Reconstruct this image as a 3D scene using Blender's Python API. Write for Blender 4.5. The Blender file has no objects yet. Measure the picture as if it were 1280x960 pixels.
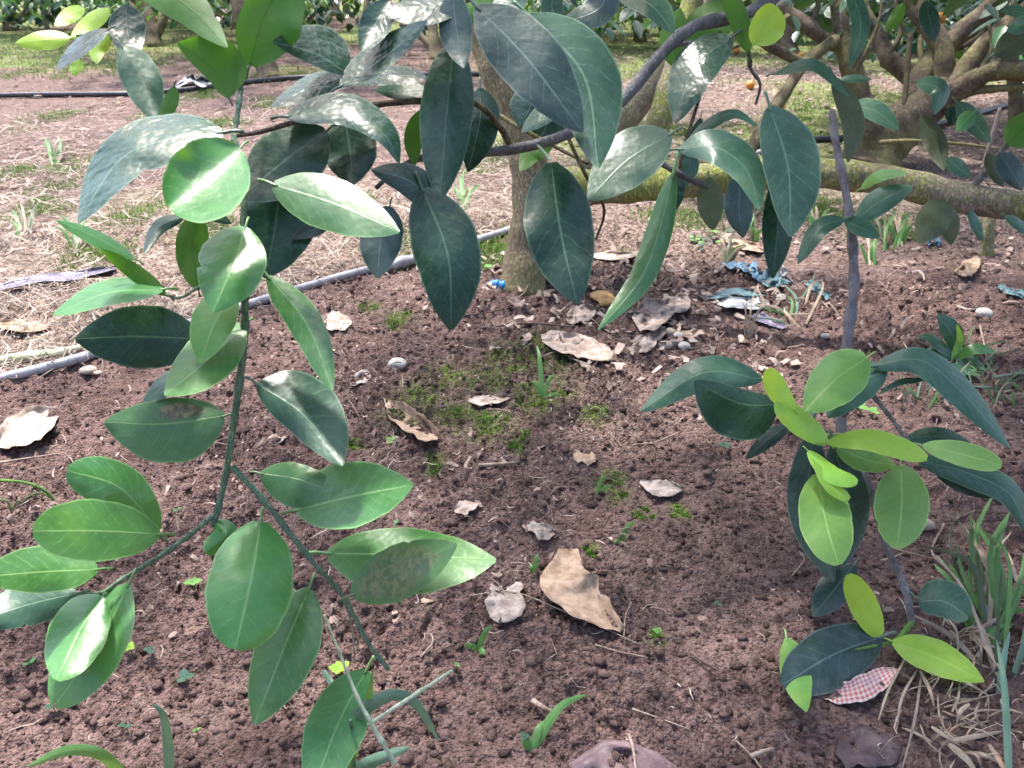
import bpy, bmesh, math, random
import numpy as np
from mathutils import Vector, Matrix

random.seed(7)
RNG = np.random.default_rng(11)
SC = bpy.context.scene
COL = SC.collection
R = math.radians

# ------------------------------------------------------------------ camera
CAM_H, PITCH, F = 0.85, R(26.9), 1065.0
cd = bpy.data.cameras.new('camera')
cam = bpy.data.objects.new('camera', cd)
COL.objects.link(cam)
cam.location = (0, 0, CAM_H)
cam.rotation_euler = (R(90) - PITCH, 0, 0)
cd.sensor_width = 36.0
cd.lens = F / 1280 * 36
cd.clip_start, cd.clip_end = 0.05, 400
cd.dof.use_dof = True
cd.dof.focus_distance = 1.15
cd.dof.aperture_fstop = 14
SC.camera = cam

# ------------------------------------------------------------------ light
SUN_EL, SUN_AZ = R(66), R(-30)          # azimuth from straight ahead, negative = left
SUN_DIR = Vector((math.sin(SUN_AZ) * math.cos(SUN_EL), math.cos(SUN_AZ) * math.cos(SUN_EL), math.sin(SUN_EL)))
W = bpy.data.worlds.new('World')
SC.world = W
W.use_nodes = True
nt = W.node_tree
sky = nt.nodes.new('ShaderNodeTexSky')
sky.sky_type = 'NISHITA'
sky.sun_disc = False
sky.sun_elevation = SUN_EL
sky.sun_rotation = SUN_AZ
sky.dust_density = 3.5
sky.air_density = 1.0
sky.ozone_density = 1.0
nt.links.new(sky.outputs[0], nt.nodes['Background'].inputs[0])
nt.nodes['Background'].inputs[1].default_value = 0.15
sl = bpy.data.lights.new('sun', 'SUN')
sl.energy = 2.5
sl.angle = R(4.0)
sl.color = (1.0, 0.95, 0.88)
so = bpy.data.objects.new('sun', sl)
COL.objects.link(so)
so.rotation_euler = SUN_DIR.to_track_quat('Z', 'Y').to_euler()
SC.view_settings.view_transform = 'Standard'
SC.view_settings.look = 'None'
SC.view_settings.exposure = 1.88
SC.view_settings.gamma = 1.0

# ------------------------------------------------------------------ noise
def hash2(ix, iy, s=0):
    h = (ix.astype(np.int64) * 374761393 + iy.astype(np.int64) * 668265263 + s * 2147483647) & 0xffffffff
    h = ((h ^ (h >> 13)) * 1274126177) & 0xffffffff
    h = ((h ^ (h >> 16)) * 2246822519) & 0xffffffff
    return ((h ^ (h >> 15)) & 0xffffff) / float(0xffffff)
def vnoise(x, y, s=0):
    x = np.asarray(x, float); y = np.asarray(y, float)
    ix, iy = np.floor(x), np.floor(y)
    fx, fy = x - ix, y - iy
    fx = fx * fx * (3 - 2 * fx); fy = fy * fy * (3 - 2 * fy)
    a = hash2(ix, iy, s); b = hash2(ix + 1, iy, s); c = hash2(ix, iy + 1, s); d = hash2(ix + 1, iy + 1, s)
    return (a + (b - a) * fx) * (1 - fy) + (c + (d - c) * fx) * fy
def fbm(x, y, o=4, s=0):
    t = 0; a = 0.5; n = 0
    for i in range(o):
        t = t + a * vnoise(x * 2 ** i + 17.3 * i, y * 2 ** i - 9.1 * i, s + i); n += a; a *= 0.5
    return t / n
def bumps(x, y, s=0):
    """rounded clods: 1 at the middle of a random cell, 0 at its rim"""
    ix, iy = np.floor(x), np.floor(y)
    best = np.zeros_like(x)
    for dx in (-1, 0, 1):
        for dy in (-1, 0, 1):
            cx, cy = ix + dx, iy + dy
            px = cx + hash2(cx, cy, s); py = cy + hash2(cx, cy, s + 5)
            r = 0.35 + 0.5 * hash2(cx, cy, s + 9)
            q = 1 - ((x - px) ** 2 + (y - py) ** 2) / (r * r)
            best = np.maximum(best, np.sqrt(np.maximum(q, 0)) * r)
    return best

# ------------------------------------------------------------------ projection helpers for laying out the place
CP, SP = math.cos(PITCH), math.sin(PITCH)
def rayd(px, py):
    a = (px - 640) / F; b = (480 - py) / F
    return np.array([a, CP + b * SP, -SP + b * CP])
def at(px, py, d):
    return np.array([0, 0, CAM_H]) + rayd(px, py) * d
def gh(x, y):
    """height of the ground without its crumbs"""
    x = np.asarray(x, float); y = np.asarray(y, float)
    fade = np.clip(1.6 - y / 6, 0.15, 1)
    z = (fbm(x * 1.4 + 3, y * 1.4, 3, 3) - 0.5) * 0.07 * fade
    z = z + 0.035 * np.exp(-((x - 0.035) ** 2 + (y - 2.34) ** 2) / 0.09)
    return z
def gpt(px, py, lift=0.0):
    """the point at height lift over the ground seen at a pixel"""
    r = rayd(px, py); z = 0.0
    for _ in range(4):
        t = (z + lift - CAM_H) / r[2]
        p = np.array([0, 0, CAM_H]) + r * t
        z = float(gh(p[0], p[1]))
    return p
def gdepth(px, py, lift=0.0):
    p = gpt(px, py, lift)
    return float(p[1] * CP - (p[2] - CAM_H) * SP)

# ------------------------------------------------------------------ object helpers
def tag(o, label=None, cat=None, group=None, kind=None):
    if label: o['label'] = label
    if cat: o['category'] = cat
    if group: o['group'] = group
    if kind: o['kind'] = kind
    return o
def empty(name, loc, label=None, cat=None, group=None):
    o = bpy.data.objects.new(name, None)
    COL.objects.link(o)
    o.location = loc
    o.empty_display_size = 0.05
    return tag(o, label, cat, group)
def mesh_obj(name, V, faces, mat, parent=None, uv=None, attrs=None, smooth=True, origin=None):
    """V (n,3) in world space, linked as one object whose origin is 'origin'"""
    V = np.asarray(V, float)
    if origin is None: origin = V[0]
    origin = np.asarray(origin, float)
    me = bpy.data.meshes.new(name)
    me.from_pydata((V - origin).tolist(), [], faces if isinstance(faces, list) else faces.tolist())
    if smooth: me.polygons.foreach_set('use_smooth', np.ones(len(me.polygons), bool))
    if uv is not None:
        lay = me.uv_layers.new(name='UVMap')
        li = np.zeros(len(me.loops), np.int32); me.loops.foreach_get('vertex_index', li)
        lay.data.foreach_set('uv', np.asarray(uv, np.float32)[li].ravel())
    for k, a in (attrs or {}).items():
        at_ = me.attributes.new(k, 'FLOAT', 'POINT')
        at_.data.foreach_set('value', np.asarray(a, np.float32))
    me.materials.append(mat)
    me.update()
    o = bpy.data.objects.new(name, me)
    COL.objects.link(o)
    if parent is not None:
        o.parent = parent
        w = Vector(parent.location)
        pp = parent.parent
        while pp is not None:
            w = w + Vector(pp.location); pp = pp.parent
        o.location = Vector(origin.tolist()) - w
    else:
        o.location = origin.tolist()
    return o
def spline(P, n):
    """Catmull-Rom through P (k,m) at n even parameters"""
    P = np.asarray(P, float)
    if len(P) == 2:
        t = np.linspace(0, 1, n)[:, None]
        return P[0] * (1 - t) + P[1] * t
    Q = np.vstack([2 * P[0] - P[1], P, 2 * P[-1] - P[-2]])
    seg = np.linalg.norm(np.diff(P[:, :min(3, P.shape[1])], axis=0), axis=1)
    cum = np.concatenate([[0], np.cumsum(seg)]); cum /= cum[-1]
    out = []
    for u in np.linspace(0, 1, n):
        i = min(np.searchsorted(cum, u, 'right') - 1, len(P) - 2)
        t = (u - cum[i]) / max(cum[i + 1] - cum[i], 1e-9)
        a, b, c, d = Q[i], Q[i + 1], Q[i + 2], Q[i + 3]
        out.append(0.5 * (2 * b + (c - a) * t + (2 * a - 5 * b + 4 * c - d) * t * t + (3 * b - a - 3 * c + d) * t ** 3))
    return np.array(out)
class MB:
    def __init__(s): s.v = []; s.f = []; s.n = 0
    def add(s, V, Fc):
        V = np.asarray(V, float)
        s.v.append(V); s.f += [tuple(int(i) + s.n for i in f) for f in Fc]; s.n += len(V)
    def tube(s, P, r, seg=10, n=None, wob=0.0, cap=True):
        """P (k,3) points, r radii (k,)"""
        P = np.asarray(P, float); r = np.asarray(r, float) * np.ones(len(P))
        n = n or max(4, 5 * len(P))
        S = spline(np.hstack([P, r[:, None]]), n)
        C, rr = S[:, :3], S[:, 3]
        T = np.gradient(C, axis=0); T /= np.linalg.norm(T, axis=1)[:, None] + 1e-12
        a = np.array([0.31, 0.2, 0.93]) if abs(T[0][2]) < 0.85 else np.array([1.0, 0.1, 0])
        N = np.cross(T[0], a); N /= np.linalg.norm(N)
        V = []
        th = np.linspace(0, 2 * math.pi, seg, endpoint=False)
        ph = random.random() * 9
        for i in range(n):
            N = N - T[i] * np.dot(N, T[i]); N /= np.linalg.norm(N)
            B = np.cross(T[i], N)
            k = 1 + wob * (np.sin(th * 3 + i * 0.35 + ph) * 0.5 + np.sin(th * 2 - i * 0.8 + ph * 2) * 0.5) + wob * 0.6 * math.sin(i * 1.3 + ph)
            V.append(C[i] + rr[i] * k[:, None] * (np.cos(th)[:, None] * N + np.sin(th)[:, None] * B))
        V = np.concatenate(V)
        Fc = [(i * seg + j, i * seg + (j + 1) % seg, (i + 1) * seg + (j + 1) % seg, (i + 1) * seg + j) for i in range(n - 1) for j in range(seg)]
        if cap:
            Fc.append(tuple(range(seg))[::-1]); Fc.append(tuple((n - 1) * seg + j for j in range(seg)))
        s.add(V, Fc)
        return s
    def build(s, name, mat, parent=None, **k):
        return mesh_obj(name, np.concatenate(s.v), s.f, mat, parent, **k)

# ------------------------------------------------------------------ materials
def mat_new(name):
    m = bpy.data.materials.new(name); m.use_nodes = True
    t = m.node_tree; t.nodes.clear()
    out = t.nodes.new('ShaderNodeOutputMaterial')
    return m, t, out
def N(t, typ, **kw):
    n = t.nodes.new(typ)
    for k, v in kw.items():
        if k == 'op': n.operation = v
        elif k in ('data_type', 'blend_type', 'attribute_name', 'attribute_type', 'feature', 'noise_dimensions', 'use_clamp', 'interpolation_type'): setattr(n, k, v)
        else: n.inputs[k if not k.startswith('i') or not k[1:].isdigit() else int(k[1:])].default_value = v
    return n
def math_n(t, op, a, b=None, clamp=False):
    n = t.nodes.new('ShaderNodeMath'); n.operation = op; n.use_clamp = clamp
    for i, v in enumerate((a, b)):
        if v is None: continue
        if isinstance(v, (int, float)): n.inputs[i].default_value = v
        else: t.links.new(v, n.inputs[i])
    return n.outputs[0]
def mixc(t, fac, a, b, mode='MIX'):
    n = t.nodes.new('ShaderNodeMix'); n.data_type = 'RGBA'; n.blend_type = mode
    for i, v in ((0, fac), (6, a), (7, b)):
        if isinstance(v, (int, float)): n.inputs[i].default_value = v
        elif isinstance(v, tuple): n.inputs[i].default_value = (*v, 1)
        else: t.links.new(v, n.inputs[i])
    return n.outputs[2]
def ramp(t, src, lo, hi):
    n = t.nodes.new('ShaderNodeMapRange'); n.interpolation_type = 'SMOOTHSTEP'
    t.links.new(src, n.inputs[0]); n.inputs[1].default_value = lo; n.inputs[2].default_value = hi
    return n.outputs[0]
def noise(t, scale, detail=4, vec=None, rough=0.6):
    n = t.nodes.new('ShaderNodeTexNoise'); n.inputs['Scale'].default_value = scale
    n.inputs['Detail'].default_value = detail; n.inputs['Roughness'].default_value = rough
    if vec is not None: t.links.new(vec, n.inputs['Vector'])
    return n.outputs[0]
def objco(t):
    """object coordinates shifted per object, so that two copies never show one pattern"""
    tc = t.nodes.new('ShaderNodeTexCoord'); oi = t.nodes.new('ShaderNodeObjectInfo')
    v = t.nodes.new('ShaderNodeVectorMath'); v.operation = 'ADD'
    sc_ = t.nodes.new('ShaderNodeVectorMath'); sc_.operation = 'SCALE'
    cmb = t.nodes.new('ShaderNodeCombineXYZ')
    for i in range(3): t.links.new(oi.outputs['Random'], cmb.inputs[i])
    t.links.new(cmb.outputs[0], sc_.inputs[0]); sc_.inputs['Scale'].default_value = 37.0
    t.links.new(tc.outputs['Object'], v.inputs[0]); t.links.new(sc_.outputs[0], v.inputs[1])
    return v.outputs[0], oi.outputs['Random']
def bump(t, h, strength=0.5, dist=0.002, nrm=None):
    b = t.nodes.new('ShaderNodeBump'); b.inputs['Strength'].default_value = strength
    b.inputs['Distance'].default_value = dist; t.links.new(h, b.inputs['Height'])
    if nrm is not None: t.links.new(nrm, b.inputs['Normal'])
    return b.outputs[0]

def leaf_mat(name, col, col2, rib, rough=0.33, trans=0.22, tcol=(0.25, 0.45, 0.04), dust=0.0, spec=0.5, patch=None, puck=0.5, coat=0.0):
    m, t, out = mat_new(name)
    p = t.nodes.new('ShaderNodeBsdfPrincipled')
    uvn = t.nodes.new('ShaderNodeUVMap'); sx = t.nodes.new('ShaderNodeSeparateXYZ')
    t.links.new(uvn.outputs[0], sx.inputs[0])
    u = sx.outputs[0]; v = math_n(t, 'ABSOLUTE', sx.outputs[1])          # u along, v across from -1 to 1
    oc, rnd = objco(t)
    an = N(t, 'ShaderNodeAttribute', attribute_name='rnd')
    r1 = math_n(t, 'FRACT', math_n(t, 'ADD', rnd, an.outputs['Fac']))
    n1 = noise(t, 26, 3, oc); n2 = noise(t, 160, 4, oc); n3 = noise(t, 900, 2, oc)
    c = mixc(t, ramp(t, n1, 0.3, 0.7), col, col2)
    hsv = t.nodes.new('ShaderNodeHueSaturation')
    t.links.new(c, hsv.inputs['Color'])
    t.links.new(math_n(t, 'ADD', math_n(t, 'MULTIPLY', r1, 0.035), 0.483), hsv.inputs['Hue'])
    t.links.new(math_n(t, 'ADD', math_n(t, 'MULTIPLY', math_n(t, 'FRACT', math_n(t, 'MULTIPLY', r1, 7.31)), 0.5), 0.76), hsv.inputs['Value'])
    c = hsv.outputs[0]
    # side veins: thin lines leaving the midrib at a slant
    ph = math_n(t, 'SUBTRACT', math_n(t, 'MULTIPLY', u, 9.0), math_n(t, 'MULTIPLY', v, 2.0))
    ph = math_n(t, 'ADD', ph, math_n(t, 'MULTIPLY', n1, 1.2))
    pp = math_n(t, 'PINGPONG', ph, 0.5)
    vein = math_n(t, 'MULTIPLY', math_n(t, 'SUBTRACT', 1.0, ramp(t, pp, 0.0, 0.06)), ramp(t, n2, 0.35, 0.6))
    mid = math_n(t, 'SUBTRACT', 1.0, ramp(t, v, 0.012, 0.05))
    edge = ramp(t, v, 0.935, 0.975)
    mott = ramp(t, n2, 0.42, 0.68)
    c = mixc(t, math_n(t, 'MULTIPLY', mott, 0.3), c, col2)
    c = mixc(t, math_n(t, 'MULTIPLY', ramp(t, noise(t, 60, 5, oc, 0.7), 0.55, 0.75), 0.4), c, tuple(x * 0.55 for x in col))
    c = mixc(t, math_n(t, 'MULTIPLY', vein, 0.48), c, rib)
    c = mixc(t, math_n(t, 'MULTIPLY', mid, 0.62), c, rib)
    c = mixc(t, math_n(t, 'MULTIPLY', edge, 0.6), c, rib)
    yl = ramp(t, math_n(t, 'ADD', math_n(t, 'MULTIPLY', noise(t, 17, 3, oc), 0.8), math_n(t, 'MULTIPLY', n2, 0.2)), 0.54, 0.72)
    c = mixc(t, math_n(t, 'MULTIPLY', yl, 0.32), c, (col2[0] * 2.2 + .01, col2[1] * 1.35, col2[2] * 0.8))
    if dust > 0:
        d = math_n(t, 'MULTIPLY', ramp(t, math_n(t, 'ADD', math_n(t, 'MULTIPLY', n1, 0.6), math_n(t, 'MULTIPLY', n3, 0.4)), 0.36, 0.66), dust)
        c = mixc(t, d, c, (0.30, 0.33, 0.31))
    spk = ramp(t, n3, 0.70, 0.76)
    c = mixc(t, math_n(t, 'MULTIPLY', spk, 0.35), c, (0.42, 0.44, 0.36))
    if patch:
        d1 = math_n(t, 'SUBTRACT', u, patch[0]); d2 = math_n(t, 'SUBTRACT', sx.outputs[1], patch[1])
        rr = math_n(t, 'ADD', math_n(t, 'MULTIPLY', math_n(t, 'MULTIPLY', d1, d1), 1 / patch[2] ** 2), math_n(t, 'MULTIPLY', math_n(t, 'MULTIPLY', d2, d2), 1 / patch[3] ** 2))
        rr = math_n(t, 'ADD', rr, math_n(t, 'MULTIPLY', math_n(t, 'SUBTRACT', noise(t, 95, 6, oc, 0.75), 0.5), 3.0))
        rr = math_n(t, 'ADD', rr, math_n(t, 'MULTIPLY', math_n(t, 'SUBTRACT', n1, 0.5), 2.0))
        k = math_n(t, 'MULTIPLY', math_n(t, 'SUBTRACT', 1.0, ramp(t, rr, 0.6, 1.25)), 0.9 if len(patch) < 5 else patch[4])
        c = mixc(t, k, c, mixc(t, ramp(t, n2, 0.4, 0.6), (0.09, 0.06, 0.06), (0.30, 0.20, 0.13)))
    t.links.new(c, p.inputs['Base Color'])
    p.inputs['Specular IOR Level'].default_value = spec
    t.links.new(math_n(t, 'ADD', math_n(t, 'MULTIPLY', n2, 0.2), rough - 0.08), p.inputs['Roughness'])
    p.inputs['Coat Weight'].default_value = coat; p.inputs['Coat Roughness'].default_value = 0.25
    irr = ramp(t, noise(t, 45, 2, oc), 0.42, 0.66)
    hgt = math_n(t, 'ADD', math_n(t, 'MULTIPLY', math_n(t, 'MULTIPLY', ramp(t, pp, 0.0, 0.3), irr), 0.22 * puck), math_n(t, 'MULTIPLY', n2, 0.10))
    hgt = math_n(t, 'ADD', hgt, math_n(t, 'MULTIPLY', mid, -0.3))
    nb = bump(t, hgt, 0.5, 0.0011)
    nb = bump(t, n1, 0.6, 0.007 * puck, nb)
    t.links.new(nb, p.inputs['Normal'])
    tr = t.nodes.new('ShaderNodeBsdfTranslucent')
    t.links.new(mixc(t, math_n(t, 'MULTIPLY', math_n(t, 'ADD', vein, mid), 0.35, True), tcol, tuple(x * 0.35 for x in tcol)), tr.inputs[0])
    mx = t.nodes.new('ShaderNodeMixShader'); mx.inputs[0].default_value = trans
    t.links.new(p.outputs[0], mx.inputs[1]); t.links.new(tr.outputs[0], mx.inputs[2])
    t.links.new(mx.outputs[0], out.inputs[0])
    return m
M = {}
M['dark'] = leaf_mat('leaf_dark', (0.012, 0.040, 0.024), (0.021, 0.058, 0.035), (0.10, 0.18, 0.11), 0.27, 0.06, (0.07, 0.2, 0.04), 0.02, 0.34, coat=0.0)
M['gloss'] = leaf_mat('leaf_gloss', (0.013, 0.042, 0.027), (0.022, 0.058, 0.038), (0.12, 0.19, 0.13), 0.25, 0.07, (0.1, 0.25, 0.04), 0.0, 0.45, puck=1.1, coat=0.1)
M['teal'] = leaf_mat('leaf_dusty', (0.025, 0.078, 0.047), (0.042, 0.108, 0.068), (0.16, 0.27, 0.17), 0.34, 0.10, (0.10, 0.28, 0.06), 0.07, 0.36)
M['blue'] = leaf_mat('leaf_bluish', (0.017, 0.043, 0.035), (0.028, 0.060, 0.052), (0.13, 0.19, 0.16), 0.33, 0.05, (0.08, 0.2, 0.05), 0.10, 0.42)
M['mid'] = leaf_mat('leaf_mid', (0.040, 0.165, 0.043), (0.062, 0.215, 0.055), (0.25, 0.44, 0.16), 0.31, 0.2, (0.22, 0.50, 0.05), 0.03, 0.45, coat=0.2)
M['deep'] = leaf_mat('leaf_deep', (0.026, 0.12, 0.03), (0.04, 0.155, 0.038), (0.2, 0.35, 0.12), 0.32, 0.14, (0.17, 0.38, 0.04), 0.06, 0.6, coat=0.3)
M['young'] = leaf_mat('leaf_young', (0.12, 0.31, 0.065), (0.16, 0.38, 0.085), (0.4, 0.6, 0.2), 0.38, 0.28, (0.42, 0.66, 0.08), 0.05, 0.5)
M['lime'] = leaf_mat('leaf_lime', (0.27, 0.50, 0.055), (0.34, 0.58, 0.08), (0.5, 0.68, 0.2), 0.4, 0.32, (0.6, 0.8, 0.06), 0.02, 0.45)
M['lit'] = leaf_mat('leaf_underside', (0.05, 0.13, 0.025), (0.07, 0.165, 0.03), (0.04, 0.10, 0.02), 0.5, 0.40, (0.12, 0.33, 0.015), 0.0, 0.35)
M['olive'] = leaf_mat('leaf_olive', (0.045, 0.06, 0.028), (0.065, 0.08, 0.036), (0.1, 0.13, 0.06), 0.5, 0.15, (0.15, 0.2, 0.05), 0.1, 0.35)
M['sick'] = leaf_mat('leaf_with_patch', (0.032, 0.105, 0.045), (0.045, 0.13, 0.05), (0.2, 0.35, 0.12), 0.38, 0.12, (0.2, 0.42, 0.05), 0.15, 0.5, patch=(0.36, -0.45, 0.22, 0.30))
M['tipburn'] = leaf_mat('leaf_pale_tip', (0.042, 0.16, 0.044), (0.06, 0.2, 0.055), (0.25, 0.42, 0.16), 0.36, 0.18, (0.22, 0.48, 0.06), 0.08, 0.5, patch=(1.02, 0.0, 0.05, 0.5), coat=0.15)
M['sooty'] = leaf_mat('leaf_sooty', (0.045, 0.135, 0.048), (0.06, 0.16, 0.058), (0.14, 0.24, 0.1), 0.4, 0.14, (0.2, 0.42, 0.05), 0.15, 0.45, patch=(0.42, 0.05, 0.36, 0.85, 0.42))
M['blade'] = leaf_mat('grass_blade', (0.07, 0.19, 0.05), (0.10, 0.24, 0.07), (0.3, 0.44, 0.2), 0.45, 0.3, (0.3, 0.5, 0.08), 0.06, 0.4)
M['dryblade'] = leaf_mat('dry_blade', (0.24, 0.18, 0.13), (0.44, 0.35, 0.27), (0.48, 0.40, 0.31), 0.55, 0.15, (0.5, 0.4, 0.25), 0.05, 0.35)
M['bladeblue'] = leaf_mat('grass_blade_pale', (0.08, 0.17, 0.12), (0.12, 0.22, 0.16), (0.3, 0.42, 0.32), 0.42, 0.2, (0.25, 0.42, 0.15), 0.15, 0.45)

def simple_mat(name, c1, c2, scale=40, rough=0.8, bs=0.5, bd=0.002, spec=0.3, detail=5, trans=0.0, lo=0.35, hi=0.65, useattr=False, aniso=None):
    m, t, out = mat_new(name)
    p = t.nodes.new('ShaderNodeBsdfPrincipled')
    oc, rnd = objco(t)
    if aniso:
        mp = t.nodes.new('ShaderNodeMapping'); mp.inputs['Scale'].default_value = aniso
        t.links.new(oc, mp.inputs[0]); oc = mp.outputs[0]
    n = noise(t, scale, detail, oc); n2 = noise(t, scale * 5, 3, oc)
    f = ramp(t, n, lo, hi)
    if useattr:
        a = N(t, 'ShaderNodeAttribute', attribute_name='rnd').outputs['Fac']
        f = math_n(t, 'ADD', math_n(t, 'MULTIPLY', f, 0.35), math_n(t, 'MULTIPLY', a, 0.75), True)
    c = mixc(t, f, c1, c2)
    c = mixc(t, math_n(t, 'MULTIPLY', n2, 0.35), c, tuple(x * 0.6 for x in c1))
    t.links.new(c, p.inputs['Base Color'])
    p.inputs['Roughness'].default_value = rough
    p.inputs['Specular IOR Level'].default_value = spec
    t.links.new(bump(t, math_n(t, 'ADD', n, math_n(t, 'MULTIPLY', n2, 0.5)), bs, bd), p.inputs['Normal'])
    if trans > 0:
        tr = t.nodes.new('ShaderNodeBsdfTranslucent'); t.links.new(c, tr.inputs[0])
        mx = t.nodes.new('ShaderNodeMixShader'); mx.inputs[0].default_value = trans
        t.links.new(p.outputs[0], mx.inputs[1]); t.links.new(tr.outputs[0], mx.inputs[2]); t.links.new(mx.outputs[0], out.inputs[0])
    else:
        t.links.new(p.outputs[0], out.inputs[0])
    return m
SOIL1, SOIL2 = (0.058, 0.036, 0.032), (0.250, 0.165, 0.150)
def bark_mat(name, c1, c2, moss=0.0, scale=9):
    bd_ = 0.0042 if scale < 20 else 0.0014
    m, t, out = mat_new(name)
    p = t.nodes.new('ShaderNodeBsdfPrincipled')
    tc = t.nodes.new('ShaderNodeTexCoord'); ge = t.nodes.new('ShaderNodeNewGeometry')
    n = noise(t, scale, 6, tc.outputs['Object'], 0.65); n2 = noise(t, scale * 9, 4, tc.outputs['Object']); n3 = noise(t, scale * 0.5, 3, tc.outputs['Object'])
    c = mixc(t, ramp(t, n, 0.35, 0.65), c1, c2)
    c = mixc(t, math_n(t, 'MULTIPLY', ramp(t, n2, 0.5, 0.75), 0.35), c, tuple(x * 0.45 for x in c1))
    lich = ramp(t, noise(t, scale * 3, 4, tc.outputs['Object'], 0.7), 0.6, 0.68)
    c = mixc(t, math_n(t, 'MULTIPLY', lich, 0.22), c, (0.38, 0.36, 0.30))
    if moss > 0:
        mk = math_n(t, 'MULTIPLY', ramp(t, math_n(t, 'ADD', math_n(t, 'MULTIPLY', n3, 0.7), math_n(t, 'MULTIPLY', n2, 0.35)), 0.44, 0.62), moss)
        c = mixc(t, mk, c, mixc(t, n2, (0.15, 0.20, 0.025), (0.36, 0.40, 0.06)))
    t.links.new(c, p.inputs['Base Color']); p.inputs['Roughness'].default_value = 0.85; p.inputs['Specular IOR Level'].default_value = 0.25
    wv = t.nodes.new('ShaderNodeTexVoronoi'); wv.inputs['Scale'].default_value = scale * 5
    t.links.new(tc.outputs['Object'], wv.inputs['Vector'])
    mp = t.nodes.new('ShaderNodeMapping'); mp.inputs['Scale'].default_value = (1, 1, 0.28); t.links.new(tc.outputs['Object'], mp.inputs[0])
    cr = noise(t, scale * 12, 5, mp.outputs[0], 0.7)
    ck = ramp(t, math_n(t, 'ABSOLUTE', math_n(t, 'SUBTRACT', cr, 0.5)), 0.0, 0.05)
    h = math_n(t, 'ADD', math_n(t, 'MULTIPLY', wv.outputs['Distance'], 0.3), math_n(t, 'ADD', n, math_n(t, 'MULTIPLY', n2, 0.8)))
    h = math_n(t, 'ADD', h, math_n(t, 'MULTIPLY', ck, 0.5))
    t.links.new(bump(t, h, 1.0, bd_), p.inputs['Normal'])
    t.links.new(p.outputs[0], out.inputs[0])
    return m
M['bark'] = bark_mat('bark_trunk', (0.22, 0.17, 0.115), (0.36, 0.29, 0.205), 0.3)
M['barkmoss'] = bark_mat('bark_mossy', (0.28, 0.235, 0.17), (0.42, 0.36, 0.29), 0.8)
M['barkdark'] = bark_mat('bark_dark', (0.10, 0.075, 0.058), (0.22, 0.17, 0.13), 0.3)
M['barkgrey'] = bark_mat('bark_grey', (0.14, 0.135, 0.135), (0.25, 0.24, 0.24), 0.0, 30)
M['barkpurple'] = bark_mat('bark_purplish', (0.19, 0.168, 0.185), (0.34, 0.31, 0.33), 0.0, 30)
M['greenstem'] = bark_mat('stem_green', (0.15, 0.235, 0.15), (0.22, 0.31, 0.21), 0.0, 40)
M['youngstem'] = bark_mat('stem_young', (0.13, 0.26, 0.06), (0.18, 0.32, 0.08), 0.0, 40)
M['dryleaf'] = simple_mat('dry_leaf_tan', (0.30, 0.20, 0.13), (0.56, 0.41, 0.31), 45, 0.75, 0.8, 0.002, 0.3, trans=0.12)
M['paleleaf'] = simple_mat('dry_leaf_pale', (0.34, 0.25, 0.20), (0.62, 0.51, 0.45), 55, 0.75, 0.8, 0.002, 0.3, trans=0.12)
M['greyleaf'] = simple_mat('dry_leaf_grey', (0.27, 0.215, 0.19), (0.54, 0.46, 0.42), 70, 0.8, 0.9, 0.003, 0.25, trans=0.05)
M['brownleaf'] = simple_mat('dry_leaf_brown', (0.14, 0.08, 0.06), (0.24, 0.15, 0.11), 60, 0.6, 0.6, 0.002, 0.35)
M['purpleleaf'] = simple_mat('dry_leaf_purplish', (0.13, 0.085, 0.095), (0.24, 0.165, 0.17), 40, 0.55, 0.6, 0.002, 0.35)
M['plum'] = simple_mat('dry_leaf_plum', (0.055, 0.036, 0.042), (0.10, 0.070, 0.08), 60, 0.55, 0.6, 0.002, 0.35)
M['ochre'] = simple_mat('dry_peel', (0.36, 0.20, 0.06), (0.5, 0.3, 0.1), 70, 0.6, 0.5, 0.002, 0.35)
M['bluep'] = simple_mat('blue_plastic', (0.07, 0.16, 0.28), (0.16, 0.28, 0.38), 90, 0.4, 0.2, 0.001, 0.5)
M['tealp'] = simple_mat('teal_plastic', (0.07, 0.15, 0.18), (0.18, 0.29, 0.30), 90, 0.45, 0.4, 0.001, 0.5)
M['whitep'] = simple_mat('white_plastic', (0.58, 0.56, 0.55), (0.74, 0.73, 0.72), 60, 0.5, 0.3, 0.001, 0.5)
M['purplep'] = simple_mat('purple_plastic', (0.09, 0.075, 0.14), (0.19, 0.16, 0.25), 50, 0.4, 0.4, 0.001, 0.5)
M['hose'] = simple_mat('hose_dusty', (0.26, 0.25, 0.28), (0.46, 0.44, 0.48), 30, 0.42, 0.3, 0.001, 0.5)
M['hosedark'] = simple_mat('hose_black', (0.022, 0.022, 0.028), (0.06, 0.058, 0.066), 30, 0.4, 0.3, 0.001, 0.5)
M['stone'] = simple_mat('pale_stone', (0.46, 0.43, 0.39), (0.62, 0.59, 0.55), 60, 0.8, 0.5, 0.002, 0.3)
M['beigestone'] = simple_mat('beige_stone', (0.36, 0.29, 0.24), (0.5, 0.42, 0.36), 60, 0.8, 0.5, 0.002, 0.3)
M['clod'] = simple_mat('soil_clods', SOIL1, SOIL2, 260, 0.95, 1.0, 0.004, 0.1, useattr=True)
M['straw'] = simple_mat('straw', (0.16, 0.11, 0.095), (0.66, 0.54, 0.46), 30, 0.6, 0.2, 0.001, 0.35, useattr=True, trans=0.1)
M['chip'] = simple_mat('leaf_litter', (0.13, 0.08, 0.065), (0.50, 0.38, 0.33), 30, 0.7, 0.4, 0.001, 0.3, useattr=True, trans=0.1)
M['twig'] = simple_mat('dry_twig', (0.24, 0.175, 0.14), (0.42, 0.33, 0.27), 80, 0.8, 0.4, 0.001, 0.25)
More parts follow.
